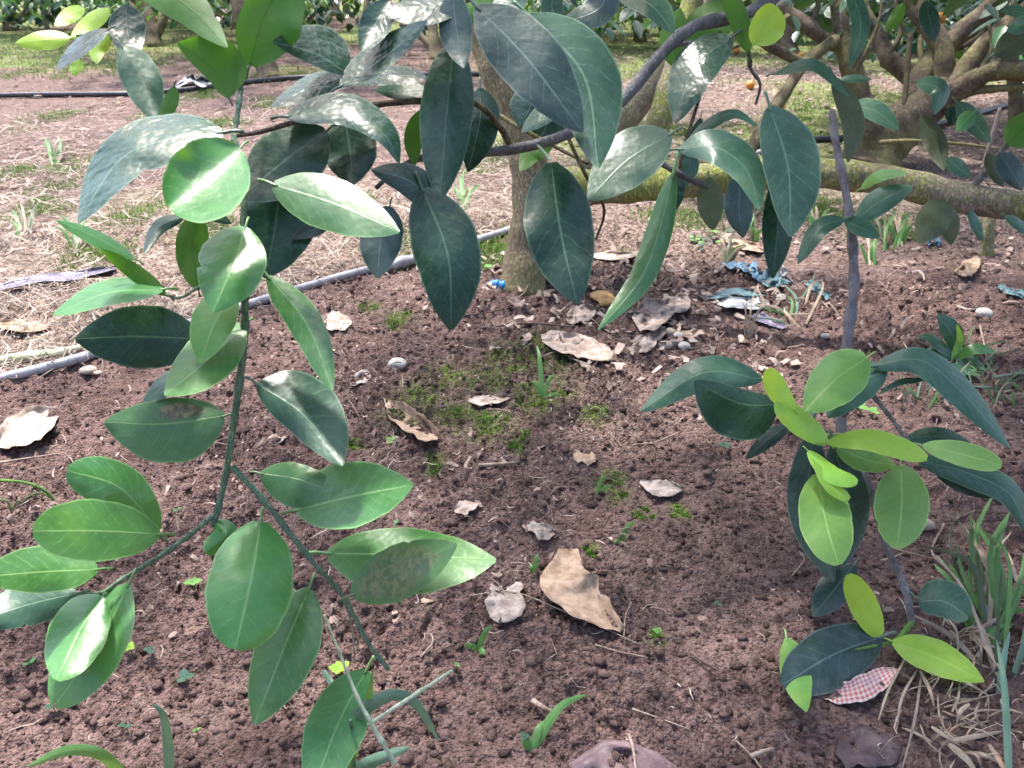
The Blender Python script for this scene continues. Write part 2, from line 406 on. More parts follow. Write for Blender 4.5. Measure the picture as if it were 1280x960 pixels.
M['darktwig'] = simple_mat('dark_twig', (0.10, 0.07, 0.06), (0.18, 0.13, 0.11), 80, 0.8, 0.4, 0.001, 0.25)
M['darkchip'] = simple_mat('far_litter', (0.07, 0.048, 0.038), (0.36, 0.28, 0.22), 30, 0.75, 0.4, 0.001, 0.25, useattr=True)
M['fragment'] = simple_mat('leaf_fragment', (0.15, 0.105, 0.085), (0.56, 0.45, 0.40), 40, 0.7, 0.5, 0.002, 0.3, useattr=True, trans=0.1)
M['moss'] = simple_mat('moss', (0.06, 0.145, 0.02), (0.20, 0.36, 0.05), 60, 0.9, 0.5, 0.002, 0.15, useattr=True)
M['grass'] = simple_mat('grass_far', (0.08, 0.17, 0.03), (0.25, 0.36, 0.09), 5, 0.7, 0.2, 0.001, 0.3, useattr=True, trans=0.2)
M['drygrass'] = simple_mat('dry_grass', (0.30, 0.23, 0.17), (0.52, 0.43, 0.34), 40, 0.65, 0.3, 0.001, 0.3, trans=0.15)
M['palestem'] = simple_mat('pale_grass_stem', (0.34, 0.42, 0.27), (0.66, 0.72, 0.56), 90, 0.55, 0.4, 0.001, 0.4)
M['cutstem'] = simple_mat('pale_green_stem', (0.38, 0.45, 0.24), (0.6, 0.6, 0.42), 30, 0.6, 0.3, 0.001, 0.4)
M['orange'] = simple_mat('orange_peel', (0.60, 0.21, 0.03), (0.72, 0.30, 0.05), 20, 0.45, 0.6, 0.001, 0.5)
M['post'] = simple_mat('grey_post', (0.42, 0.42, 0.42), (0.55, 0.55, 0.55), 20, 0.8, 0.3, 0.001, 0.3)

def check_mat():
    m, t, out = mat_new('red_white_check')
    p = t.nodes.new('ShaderNodeBsdfPrincipled')
    uvn = t.nodes.new('ShaderNodeUVMap'); mp = t.nodes.new('ShaderNodeMapping'); mp.inputs['Scale'].default_value = (17, 5.5, 1)
    t.links.new(uvn.outputs[0], mp.inputs[0]); sx = t.nodes.new('ShaderNodeSeparateXYZ'); t.links.new(mp.outputs[0], sx.inputs[0])
    a = math_n(t, 'GREATER_THAN', math_n(t, 'FRACT', sx.outputs[0]), 0.5); b = math_n(t, 'GREATER_THAN', math_n(t, 'FRACT', sx.outputs[1]), 0.5)
    s = math_n(t, 'MULTIPLY', math_n(t, 'ADD', a, b), 0.5)
    oc, rnd = objco(t); n = noise(t, 80, 4, oc)
    c = mixc(t, s, (0.62, 0.56, 0.52), (0.50, 0.10, 0.10))
    c = mixc(t, math_n(t, 'MULTIPLY', ramp(t, n, 0.45, 0.7), 0.5), c, (0.5, 0.4, 0.36))
    t.links.new(c, p.inputs['Base Color']); p.inputs['Roughness'].default_value = 0.7
    t.links.new(bump(t, n, 0.4, 0.002), p.inputs['Normal']); t.links.new(p.outputs[0], out.inputs[0])
    return m
M['check'] = check_mat()

def ground_mat():
    m, t, out = mat_new('orchard_soil')
    p = t.nodes.new('ShaderNodeBsdfPrincipled')
    tc = t.nodes.new('ShaderNodeTexCoord'); co = tc.outputs['Object']
    n0 = noise(t, 2.2, 4, co); n1 = noise(t, 14, 5, co); n2 = noise(t, 90, 6, co, 0.7); n3 = noise(t, 420, 3, co, 0.7)
    c = mixc(t, ramp(t, n2, 0.32, 0.66), SOIL1, SOIL2)
    c = mixc(t, math_n(t, 'MULTIPLY', ramp(t, n0, 0.35, 0.7), 0.45), c, (0.20, 0.125, 0.115))
    c = mixc(t, math_n(t, 'MULTIPLY', ramp(t, n1, 0.5, 0.72), 0.55), c, (0.27, 0.19, 0.165))
    c = mixc(t, math_n(t, 'MULTIPLY', ramp(t, noise(t, 5, 4, co), 0.52, 0.66), 0.5), c, (0.085, 0.052, 0.043))
    c = mixc(t, math_n(t, 'MULTIPLY', ramp(t, n3, 0.62, 0.74), 0.5), c, (0.36, 0.27, 0.25))
    def A(k): return N(t, 'ShaderNodeAttribute', attribute_name=k).outputs['Fac']
    straw = mixc(t, ramp(t, n2, 0.4, 0.62), (0.13, 0.088, 0.07), (0.40, 0.31, 0.255))
    c = mixc(t, A('straw'), c, straw)
    lit = mixc(t, ramp(t, n2, 0.42, 0.6), (0.10, 0.066, 0.055), (0.36, 0.27, 0.235))
    c = mixc(t, A('litter'), c, lit)
    gr = mixc(t, ramp(t, n2, 0.35, 0.65), (0.11, 0.15, 0.04), (0.24, 0.30, 0.10))
    c = mixc(t, A('grass'), c, gr)
    ms = mixc(t, ramp(t, n2, 0.35, 0.65), (0.07, 0.105, 0.022), (0.16, 0.22, 0.05))
    c = mixc(t, math_n(t, 'MULTIPLY', A('moss'), ramp(t, n2, 0.38, 0.55)), c, ms)
    t.links.new(c, p.inputs['Base Color'])
    p.inputs['Roughness'].default_value = 0.92; p.inputs['Specular IOR Level'].default_value = 0.18
    vo = t.nodes.new('ShaderNodeTexVoronoi'); vo.inputs['Scale'].default_value = 230; t.links.new(co, vo.inputs['Vector'])
    h = math_n(t, 'ADD', n2, math_n(t, 'MULTIPLY', n3, 0.5))
    h = math_n(t, 'SUBTRACT', h, math_n(t, 'MULTIPLY', vo.outputs['Distance'], 0.9))
    t.links.new(bump(t, h, 1.0, 0.006), p.inputs['Normal'])
    t.links.new(p.outputs[0], out.inputs[0])
    return m

# ------------------------------------------------------------------ ground
HOSE_PX = [(-60, 498), (0, 481), (110, 452), (330, 381), (440, 348), (520, 329), (640, 291), (740, 255), (800, 238), (900, 208), (980, 186)]
HOSE = np.array([gpt(*q) for q in HOSE_PX])
def hose_y(x):
    return np.interp(x, np.concatenate([[-9], HOSE[:, 0], [9]]), np.concatenate([[HOSE[0, 1] - 3.6], HOSE[:, 1], [HOSE[-1, 1] + 4]]))
MOSS = [(690, 442, 34), (610, 475, 30), (520, 505, 40), (500, 400, 16), (465, 382, 14), (600, 528, 26), (625, 535, 22), (545, 580, 14),
        (820, 802, 12), (765, 608, 22), (780, 318, 12), (440, 560, 12), (560, 470, 26), (700, 480, 22), (740, 520, 18), (880, 470, 14), (850, 640, 12),
        (650, 560, 16), (740, 690, 9), (805, 640, 12), (640, 455, 34), (575, 520, 30), (670, 500, 30)]
def moss_mask(x, y):
    k = np.zeros_like(x)
    for px, py, r in MOSS:
        p = gpt(px, py); d = gdepth(px, py); rr = r / F * d
        k = np.maximum(k, np.exp(-((x - p[0]) ** 2 + (y - p[1]) ** 2 * 0.35) / (rr * rr)))
    return np.clip(k * 2.3 * fbm(x * 22, y * 22, 3, 41) - 0.1, 0, 1)
def crumbs(x, y):
    near = np.clip((4.2 - y) / 2.0, 0.12, 1)
    k = np.clip(0.15 + 2.4 * (fbm(x * 3.3, y * 3.3, 4, 21) - 0.18), 0.22, 1.7)
    wx = x + 0.022 * fbm(x * 45, y * 45, 3, 51); wy = y + 0.022 * fbm(x * 45 + 7, y * 45, 3, 52)
    z = 0.024 * bumps(wx * 22, wy * 22, 1) * np.clip(fbm(x * 9, y * 9, 2, 8) * 2.6 - 0.75, 0, 1)
    z = z + 0.0150 * bumps(wx * 55, wy * 55, 2) * (0.35 + 1.0 * fbm(x * 13, y * 13, 2, 18)) + 0.0088 * bumps(wx * 118, wy * 118, 3)
    z = z + 0.014 * (fbm(x * 17, y * 17, 4, 12) - 0.5)
    return (z - 0.011) * near * k
def make_ground():
    r = np.concatenate([np.exp(np.arange(math.log(0.45), math.log(3.4), 0.0030)), np.exp(np.arange(math.log(3.415), math.log(150), 0.02))])
    th = np.concatenate([np.linspace(-R(47), R(47), 660), np.linspace(R(50), R(310), 40)])
    TH, RR = np.meshgrid(th, r)
    x, y = RR * np.sin(TH), RR * np.cos(TH)
    z = gh(x, y) + np.where(y > 0.2, crumbs(x, y), 0)
    n, m = RR.shape
    V = np.stack([x, y, z], -1).reshape(-1, 3)
    V = np.vstack([V, [[0, 0, 0]]])
    idx = np.arange(n * m).reshape(n, m)
    a = idx[:-1, :]; b = np.roll(idx, -1, 1)[:-1, :]; c = np.roll(idx, -1, 1)[1:, :]; d = idx[1:, :]
    Fq = np.stack([a, d, c, b], -1).reshape(-1, 4).tolist()
    Fq += [(n * m, int(idx[0, j]), int(idx[0, (j + 1) % m])) for j in range(m)]
    X, Y = V[:, 0], V[:, 1]
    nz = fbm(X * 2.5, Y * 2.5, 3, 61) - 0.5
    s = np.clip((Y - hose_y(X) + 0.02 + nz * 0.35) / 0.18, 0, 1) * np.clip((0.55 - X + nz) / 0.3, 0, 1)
    far = np.clip((Y - 3.0 + nz) / 0.9, 0, 1)  # fades far straw to darker soil colour, standing in for crown shade
    lit = np.clip((Y - 1.9 + nz * 0.7 - np.clip(X, 0, 2) * 0.35) / 0.5, 0, 1) * np.clip((X - 0.0 + nz) / 0.25, 0, 1)
    g = np.clip((fbm(X * 0.9 + 5, Y * 0.7, 4, 71) - 0.56 + np.clip((Y - 6.5) / 14, 0, 0.22) + np.where(X > 0.2, 0.05, -0.03)) * 7, 0, 1) * np.clip((Y - 3.0) / 1.0, 0, 1)
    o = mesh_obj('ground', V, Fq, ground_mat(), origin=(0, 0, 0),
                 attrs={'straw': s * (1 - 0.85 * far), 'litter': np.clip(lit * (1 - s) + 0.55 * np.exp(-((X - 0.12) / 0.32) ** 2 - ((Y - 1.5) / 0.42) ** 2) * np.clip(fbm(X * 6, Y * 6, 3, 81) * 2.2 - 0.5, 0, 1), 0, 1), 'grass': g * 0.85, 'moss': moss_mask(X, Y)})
    return tag(o, 'reddish brown crumbly orchard soil', None, None, 'structure')
make_ground()

# ------------------------------------------------------------------ batches of tiny things nobody could count
def batch_strips(name, C, S, Wd, rnd, mat, label, parent=None):
    n, k, _ = C.shape
    V = np.stack([C - S[:, None, :] * Wd[:, :, None], C + S[:, None, :] * Wd[:, :, None]], 2).reshape(-1, 3)
    b = (np.arange(n) * 2 * k)[:, None, None]
    i = np.arange(k - 1)[None, :, None] * 2
    Fq = (b + i + np.array([0, 1, 3, 2])[None, None, :]).reshape(-1, 4)
    o = mesh_obj(name, V, Fq, mat, parent, attrs={'rnd': np.repeat(rnd, 2 * k)}, origin=(0, 0, 0) if parent is None else None)
    o['kind'] = 'stuff'
    if label: o['label'] = label
    return o
def clods():
    n = 20000
    r = 0.6 + 2.0 * RNG.random(n) ** 1.35; a = (RNG.random(n) - 0.5) * R(90)
    x, y = r * np.sin(a), r * np.cos(a)
    s = 0.0010 + 0.0058 * RNG.random(n) ** 5.0 + 0.0009 * r + np.where(RNG.random(n) < 0.006, 0.007 * RNG.random(n), 0)
    keep = (y < hose_y(x) + 0.1) & (RNG.random(n) < 0.35 + 1.1 * fbm(x * 4, y * 4, 2, 91))
    x, y, s = x[keep], y[keep], s[keep]; n = len(x)
    bm = bmesh.new(); bmesh.ops.create_icosphere(bm, subdivisions=1, radius=1)
    bv = np.array([v.co[:] for v in bm.verts]); bf = np.array([[v.index for v in f.verts] for f in bm.faces]); bm.free()
    k = len(bv)
    jit = 1 + 0.5 * (RNG.random((n, k, 1)) - 0.5) * 2
    scl = 0.55 + 0.85 * RNG.random((n, 1, 3)); scl[:, :, 2] *= 0.75
    V = bv[None] * jit * scl * s[:, None, None]
    z = gh(x, y) + crumbs(x, y) + s * 0.15
    V += np.stack([x, y, z], -1)[:, None, :]
    Fq = (bf[None] + (np.arange(n) * k)[:, None, None]).reshape(-1, 3)
    o = mesh_obj('soil_clods', V.reshape(-1, 3), Fq, M['clod'], origin=(0, 0, 0), attrs={'rnd': np.repeat(RNG.random(n), k)})
    tag(o, 'crumbs and small clods of dark soil', None, None, 'stuff')
clods()
def ground_strips(n, xr, yr, keepf, ln, wd, curl, name, mat, label, lift=0.004, seed=0):
    x = xr[0] + (xr[1] - xr[0]) * RNG.random(n); y = yr[0] + (yr[1] - yr[0]) * RNG.random(n)
    k = keepf(x, y) > RNG.random(n)
    x, y = x[k], y[k]; n = len(x)
    L = ln[0] + (ln[1] - ln[0]) * RNG.random(n) ** 2; a = RNG.random(n) * 2 * math.pi
    K = 4; t = np.linspace(-0.5, 0.5, K)[None, :]
    bend = (RNG.random(n)[:, None] - 0.5) * curl
    ang = a[:, None] + bend * t * 4
    cx = x[:, None] + L[:, None] * t * np.cos(ang); cy = y[:, None] + L[:, None] * t * np.sin(ang)
    up = (RNG.random(n)[:, None]) ** 2 * 0.5 * L[:, None] * (t + 0.5) * (1.2 - t) + lift + RNG.random(n)[:, None] * 0.006
    cz = gh(cx, cy) + np.where(cy < 4, crumbs(cx, cy), 0) + up
    C = np.stack([cx, cy, cz], -1)
    S = np.stack([-np.sin(a), np.cos(a), (RNG.random(n) - 0.5) * 1.0], -1); S /= np.linalg.norm(S, axis=1)[:, None]
    w0 = wd[0] + (wd[1] - wd[0]) * RNG.random(n)
    Wd = w0[:, None] * np.array([0.6, 1, 0.95, 0.45])[None, :]
    return batch_strips(name, C, S, Wd, RNG.random(n), mat, label)
strawk = lambda x, y: np.clip((y - hose_y(x) + 0.05) / 0.15, 0, 1) * np.clip((0.5 - x) / 0.3, 0, 1) * np.clip((fbm(x * 1.6, y * 1.6, 3, 63) - 0.25) * 2.4, 0.1, 1) * np.clip(1.25 - (y - 2.9) / 1.6, 0.25, 1)  # straw also thins with distance, part of the painted far shade
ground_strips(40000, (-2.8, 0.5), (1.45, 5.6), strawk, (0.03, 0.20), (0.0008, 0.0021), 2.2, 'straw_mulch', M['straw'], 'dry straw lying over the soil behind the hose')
litk = lambda x, y: np.clip((y - 1.7 - np.clip(x, 0, 2) * 0.25) / 0.6, 0.0, 1) * np.clip((x + 0.1) / 0.3, 0, 1) * np.clip((fbm(x * 1.9, y * 1.9, 3, 66) - 0.2) * 2, 0.1, 1)
ground_strips(19000, (-0.2, 4.2), (1.7, 8.5), litk, (0.012, 0.055), (0.003, 0.011), 1.2, 'leaf_litter', M['chip'], 'broken dry leaves lying under the trees', 0.005)
ground_strips(14000, (-5, 5), (3.4, 14), lambda x, y: 0.9 * np.ones_like(x), (0.02, 0.08), (0.003, 0.009), 1.2, 'far_leaf_litter', M['darkchip'], 'dry litter on the far orchard floor', 0.005)
nearlit = lambda x, y: np.clip((fbm(x * 3 + 2, y * 3, 3, 68) - 0.30) * 1.6, 0, 1) * np.clip((hose_y(x) - y + 0.05) / 0.1, 0, 1)
ground_strips(4200, (-0.9, 1.5), (0.7, 2.6), nearlit, (0.006, 0.05), (0.0003, 0.0010), 1.6, 'plant_fibres', M['straw'], 'short dry fibres and rootlets scattered over the soil', 0.004)
ground_strips(3200, (-0.9, 1.5), (0.9, 2.6), nearlit, (0.004, 0.022), (0.0012, 0.005), 1.0, 'leaf_crumbs', M['chip'], 'crumbs of dead leaf scattered over the soil', 0.004)
# root-like fibres and twiglets heaped round the trunk foot
ground_strips(1500, (-0.6, 1.6), (1.1, 2.5), lambda x, y: np.clip(fbm(x * 5, y * 5, 2, 77) * 1.6 - 0.35, 0, 1), (0.02, 0.11), (0.0008, 0.0024), 1.4, 'woody_debris', M['darktwig'], 'thin woody debris in front of the trunk', 0.006)

ground_strips(380, (-0.3, 0.75), (1.65, 2.5), lambda x, y: np.clip(fbm(x * 4 + 1, y * 4, 2, 78) * 2.2 - 0.5, 0, 1), (0.02, 0.06), (0.004, 0.012), 1.1, 'leaf_fragments', M['fragment'], 'pale torn leaf fragments heaped before the trunk', 0.008)
ground_strips(420, (0.3, 2.4), (1.4, 2.9), lambda x, y: np.clip(fbm(x * 3 + 4, y * 3, 2, 79) * 2.2 - 0.6, 0, 1), (0.012, 0.05), (0.002, 0.007), 1.1, 'leaf_fragments', M['fragment'], 'pale leaf fragments on the soil at right', 0.006)
def tuft_field(name, spots, mat, label, h, w, n, spread=1.0, lean=0.6):
    Cs, Ss, Ws, Rs = [], [], [], []
    for (x, y, r) in spots:
        m = int(n)
        rr = r * np.sqrt(RNG.random(m)) * spread; a = RNG.random(m) * 2 * math.pi
        bx, by = x + rr * np.cos(a), y + rr * np.sin(a)
        H = h[0] + (h[1] - h[0]) * RNG.random(m)
        d = RNG.random(m) * 2 * math.pi; ln = lean * RNG.random(m) * H
        t = np.array([0, 0.5, 1.0])[None, :]
        cx = bx[:, None] + (ln * np.cos(d))[:, None] * t ** 1.8; cy = by[:, None] + (ln * np.sin(d))[:, None] * t ** 1.8
        cz = gh(bx, by)[:, None] + np.where(by < 4, crumbs(bx, by), 0)[:, None] + H[:, None] * (t - 0.25 * t ** 2 * (ln / H)[:, None]) - 0.001
        s = np.stack([-np.sin(d), np.cos(d), 0 * d], -1)
        ww = w[0] + (w[1] - w[0]) * RNG.random(m)
        Cs.append(np.stack([cx, cy, cz], -1)); Ss.append(s); Ws.append(ww[:, None] * np.array([0.9, 0.8, 0.1])[None, :]); Rs.append(RNG.random(m))
    return batch_strips(name, np.concatenate(Cs), np.concatenate(Ss), np.concatenate(Ws), np.concatenate(Rs), mat, label)
ms = []
for px, py, r in MOSS:
    p = gpt(px, py); d = gdepth(px, py)
    for _ in range(5):
        a = random.random() * 6.28; q = r / F * d * random.random() ** 0.6
        ms.append((p[0] + q * math.cos(a), p[1] + q * math.sin(a) * 1.7, 0.35 * r / F * d * (0.5 + random.random())))
tuft_field('moss', ms, M['moss'], 'bright green moss growing on the damp soil', (0.002, 0.005), (0.0006, 0.0012), 150, 1.15, 0.9)
gs = []
for px, py, r in [(75, 212, 60), (110, 218, 40), (190, 150, 40), (60, 150, 40), (280, 150, 30), (30, 90, 40), (120, 90, 40), (250, 290, 20), (45, 262, 20), (430, 250, 20), (330, 130, 30), (20, 215, 20), (500, 310, 12), (620, 305, 30), (600, 320, 25), (610, 205, 25), (640, 190, 25), (340, 262, 24), (130, 318, 16),
                  (1010, 155, 60), (960, 165, 40), (900, 240, 30), (930, 260, 30), (860, 280, 25), (840, 165, 25), (820, 100, 35), (1090, 110, 40), (960, 85, 30), (1000, 128, 40),
                  (1100, 285, 26), (1020, 265, 18), (380, 92, 20), (560, 180, 20), (170, 268, 20), (230, 72, 40), (250, 118, 25)]:
    p = gpt(px, py); d = gdepth(px, py)
    for _ in range(8):
        a = random.random() * 6.28; q = r / F * d * random.random() ** 0.5
        gs.append((p[0] + q * math.cos(a), p[1] + 2.2 * q * math.sin(a), 0.06 + 0.1 * random.random()))
tuft_field('grass_patches', gs, M['grass'], 'low patches of fresh green grass on the orchard floor', (0.006, 0.028), (0.0010, 0.0024), 120, 1.0, 0.95)
fs = [(x_, y_, 0.5) for x_, y_ in [(random.uniform(-7, 8), random.uniform(5, 17)) for _ in range(420)] if fbm(np.array(x_ * .9 + 5), np.array(y_ * .7), 4, 71) + min(max((y_ - 6.5) / 14, 0), .22) > .58]
tuft_field('far_grass', fs, M['grass'], 'sunlit grass between the far trees', (0.015, 0.05), (0.002, 0.005), 90, 1.3, 0.95)

# ------------------------------------------------------------------ leaves
def prof(t, a=0.62, b=0.80):
    m = a / (a + b)
    return (t ** a * (1 - t) ** b) / (m ** a * (1 - m) ** b)
def leaf(kind, wA, wB, tilt, fold, pts, parent, name='leaf', a=0.62, b=0.80, ruf=0.05, pet=0.13, nu=30, nv=10, label=None, wave=None, stem=None):
    """a leaf through pts [x,y,depth,...] base to tip with its half widths on both sides and its slant in depth"""
    P = np.array(pts, float).reshape(-1, 3)
    if kind in ('mid', 'tipburn', 'sooty', 'young'):
        P[:, 2] = P[0, 2] + (P[:, 2] - P[0, 2]) * 2.6; tilt *= 2.0; fold += random.uniform(-.3, .3)
    elif kind in ('gloss', 'lime', 'teal'):
        tilt *= 1.5; fold += random.uniform(-.2, .2)
    S = spline(P, nu + 1)
    T = np.gradient(S[:, :2], axis=0); T /= np.linalg.norm(T, axis=1)[:, None] + 1e-9
    A = np.stack([T[:, 1], -T[:, 0]], -1)
    am = A.mean(0)
    if name == 'leaf':
        for p_ in P: p_[2] = min(p_[2], gdepth(p_[0], p_[1]) - .05)
        S = spline(P, nu + 1)
    bites = [(random.choice((-1, 1)), random.uniform(.25, .9), random.uniform(.08, .22), random.uniform(.014, .03)) for _ in range(random.choice((0, 0, 0, 1)))] if name == 'leaf' and kind != 'lime' else []
    drp, und = random.uniform(-.3, .2), (random.uniform(.04, .11) if wave is None else wave)
    Lm = float(np.linalg.norm(S[-1, :2] - S[0, :2])) / F * S[0, 2]
    sg = 1.0 if am[1] < 0 else -1.0
    if abs(am[1]) < 0.25: sg = 1.0
    ph = random.random() * 6.28
    V, UV = [], []
    tt = np.linspace(0, 1, nu + 1)
    for i, t in enumerate(tt):
        f = prof(min(max(t, 0.012), 0.992), a, b)
        d = S[i, 2]
        for j in range(nv + 1):
            v = -1 + 2 * j / nv
            w = (wA if v > 0 else wB) * f * (1 + 0.014 * math.sin(t * 19 + ph * 3 + v) + 0.008 * math.sin(t * 41 + ph))
            for bs, bt, bd_, bw in bites:
                if bs * v > 0: w *= 1 - bd_ * math.exp(-((t - bt) / bw) ** 2) * abs(v)
            q = S[i, :2] + A[i] * v * w
            m_ = abs(v) * w / F * d
            rf = ruf * w / F * d * abs(v) ** 2 * math.sin(t * 13 + ph + (1.7 if v > 0 else 0))
            dd = d + (1 if v > 0 else -1) * sg * tilt * m_ + fold * m_ * (0.35 + 0.65 * abs(v)) + rf
            dd += drp * Lm * max(t - .45, 0) ** 2 * 2.2 + und * w / F * d * 1.3 * math.sin(t * 7.5 + ph * 2 + v * 2.1) * (1 - abs(1 - 2 * t)) * (0.3 + 0.7 * abs(v))
            V.append(at(q[0], q[1], dd)); UV.append((t, v))
    w1 = nv + 1
    Fc = [(i * w1 + j, i * w1 + j + 1, (i + 1) * w1 + j + 1, (i + 1) * w1 + j) for i in range(nu) for j in range(nv)]
    V = np.array(V)
    # petiole: a thin three-sided stalk running back from the blade, or to a given stem point
    if pet > 0 or stem is not None:
        p0 = at(*S[0]); L = np.linalg.norm(at(*S[-1]) - p0); tg = p0 - at(*S[2]); tg /= np.linalg.norm(tg)
        e = np.array(stem) if stem is not None else p0 + tg * L * pet
        midp = at(*S[1]); rr = max(0.0007, 0.011 * L)
        mb = MB(); mb.tube([midp + (p0 - midp) * 0.0 , p0, (p0 + e) / 2 + np.array([0, 0, 0.001]), e], [rr * .5, rr, rr, rr * 1.2], 5, 8)
        n0 = len(V)
        V = np.vstack([V] + mb.v); UV += [(0.3, 0.0)] * (len(V) - n0)
        Fc += [tuple(i + n0 for i in f) for f in mb.f]
    o = mesh_obj(name, V, Fc, M[kind], parent, uv=np.array(UV))
    if label: o['label'] = label
    return o
def stem(name, pts, mat, parent, seg=9, wob=0.09, n=None):
    """a woody stem through [x, y, depth, width in pixels] points"""
    P = np.array(pts, float).reshape(-1, 4)
    if mat in ('greenstem', 'barkpurple', 'barkgrey', 'palestem') and len(P) > 2:
        Q = spline(P, len(P) * 4); Q[:, 3] *= 1 + np.where(np.arange(len(Q)) % 3 == 1, RNG.random(len(Q)) * .3, -.04); P = Q; n = n or 4 * len(P)
    mb = MB(); mb.tube([at(*q[:3]) for q in P], P[:, 3] * 0.5 / F * P[:, 2], seg, n or 7 * len(P), wob)
    return mb.build(name, M[mat], parent)

TB = gpt(655, 352)
tree = empty('orange_tree', TB.tolist(), 'orange tree with mossy low limb and leafy branches hanging over the bare soil', 'tree')
D0 = gdepth(655, 352)
def px3(l): return np.array(l, float).reshape(-1, 4)
# trunk: buttressed foot, lean to the left
stem('trunk', [653, 366, D0 - .01, 66, 655, 345, D0 - .02, 57, 661, 300, D0 - .03, 52, 664, 250, D0 - .05, 48, 660, 200, D0 - .06, 47, 645, 150, D0 - .07, 44, 622, 95, D0 - .08, 41, 604, 40, D0 - .08, 39, 585, -60, D0 - .1, 36, 560, -260, D0 - .15, 30, 545, -430, D0 - .2, 18], 'bark', tree, 18, 0.05, 90)
stem('limb', [664, 236, D0 - .05, 40, 715, 231, D0 - .12, 42, 800, 233, D0 - .22, 41, 900, 222, D0 - .3, 40, 1000, 216, D0 - .36, 39, 1100, 224, D0 - .42, 38, 1200, 247, D0 - .48, 38, 1290, 260, D0 - .55, 36, 1420, 290, D0 - .7, 30], 'barkmoss', tree, 16, 0.07, 80)
stem('limb', [700, 236, D0 - .07, 30, 745, 190, D0 - .05, 32, 800, 128, D0 - .04, 32, 842, 75, D0 - .02, 31, 880, 10, D0, 29, 930, -120, D0, 24], 'barkmoss', tree, 14, 0.05)
stem('limb', [780, 232, D0 - .2, 30, 812, 178, D0 - .2, 33, 835, 120, D0 - .2, 33, 852, 60, D0 - .2, 31, 868, -10, D0 - .2, 28, 900, -140, D0 - .2, 22], 'barkmoss', tree, 14, 0.05)
# grey hanging branch in front, from out of the crown at upper right down to the leaves on the left
stem('branch', [604, -330, D0 - .3, 16, 820, -250, 1.7, 18, 1010, -90, 1.15, 18, 975, -12, 1.02, 17, 925, 20, .99, 16, 868, 32, .97, 15.5, 822, 72, .96, 15, 775, 128, .95, 14, 718, 164, .93, 13, 660, 183, .91, 13, 600, 191, .90, 12, 560, 190, .89, 11, 505, 205, .87, 8, 470, 235, .86, 6], 'barkgrey', tree, 10, 0.06, 90)
stem('twig', [640, 184, .91, 9, 620, 152, .89, 8, 590, 128, .87, 8, 540, 126, .85, 8, 480, 130, .83, 8, 420, 140, .80, 7, 370, 152, .78, 7, 325, 165, .76, 6, 292, 170, .74, 6], 'barkdark', tree)
stem('twig', [292, 178, .74, 7, 300, 120, .76, 6, 303, 95, .77, 5, 312, 82, .78, 4], 'greenstem', tree)
stem('twig', [292, 168, .74, 7, 303, 225, .735, 7, 306, 283, .735, 8, 306, 350, .74, 9, 306, 410, .75, 10, 301, 465, .755, 10, 292, 530, .765, 9, 281, 600, .775, 8, 270, 645, .78, 8, 266, 658, .78, 6], 'greenstem', tree, 9, 0.07)
stem('twig', [290, 583, .772, 8, 330, 626, .775, 8, 385, 695, .78, 7, 428, 745, .785, 6, 458, 800, .79, 6, 486, 838, .795, 5], 'greenstem', tree)
stem('twig', [270, 642, .78, 6, 215, 685, .77, 6.5, 150, 726, .76, 6, 128, 740, .755, 4, 95, 742, .75, 3], 'greenstem', tree)
stem('twig', [430, 745, .785, 3, 440, 785, .79, 3, 444, 830, .80, 2], 'twig', tree, 6)
stem('twig', [250, 358, .735, 4, 225, 372, .735, 4, 207, 368, .735, 3], 'greenstem', tree, 6)
stem('twig', [305, 345, .745, 4, 275, 362, .74, 4, 248, 360, .735, 3], 'greenstem', tree, 6)
stem('twig', [720, 100, .95, 6, 705, 150, .95, 5, 730, 215, .95, 5, 755, 260, .97, 4, 745, 300, 1.0, 3], 'barkdark', tree, 6)
stem('twig', [600, 130, 1.1, 7, 660, 165, 1.05, 6, 735, 205, 1.0, 4], 'barkdark', tree, 6)
stem('twig', [790, 180, .96, 5, 845, 215, .96, 8, 885, 235, .97, 6], 'barkgrey', tree, 7)
stem('twig', [848, 218, .96, 6, 855, 185, .96, 5, 900, 40, .97, 5], 'barkdark', tree, 6)
stem('twig', [822, 66, 1.0, 6, 850, 55, 1.0, 7, 890, 55, 1.0, 5], 'barkgrey', tree, 6)
stem('twig', [925, 20, .99, 6, 935, 60, 1.0, 5, 938, 85, 1.02, 5, 950, 105, 1.05, 4, 945, 130, 1.08, 3], 'barkgrey', tree, 6)
stem('twig', [1218, 232, D0 - .5, 9, 1250, 192, D0 - .55, 8, 1285, 146, D0 - .6, 7], 'barkgrey', tree, 7)
stem('twig', [1228, 212, D0 - .5, 5, 1240, 170, D0 - .5, 5, 1250, 135, D0 - .5, 4], 'twig', tree, 6)
stem('twig', [157, -30, .95, 5, 158, 5, .95, 5, 150, 35, .94, 4, 95, 45, .93, 3], 'youngstem', tree, 6)
stem('twig', [505, -40, .9, 12, 570, 0, .88, 10, 610, -20, .9, 12], 'barkdark', tree, 7)

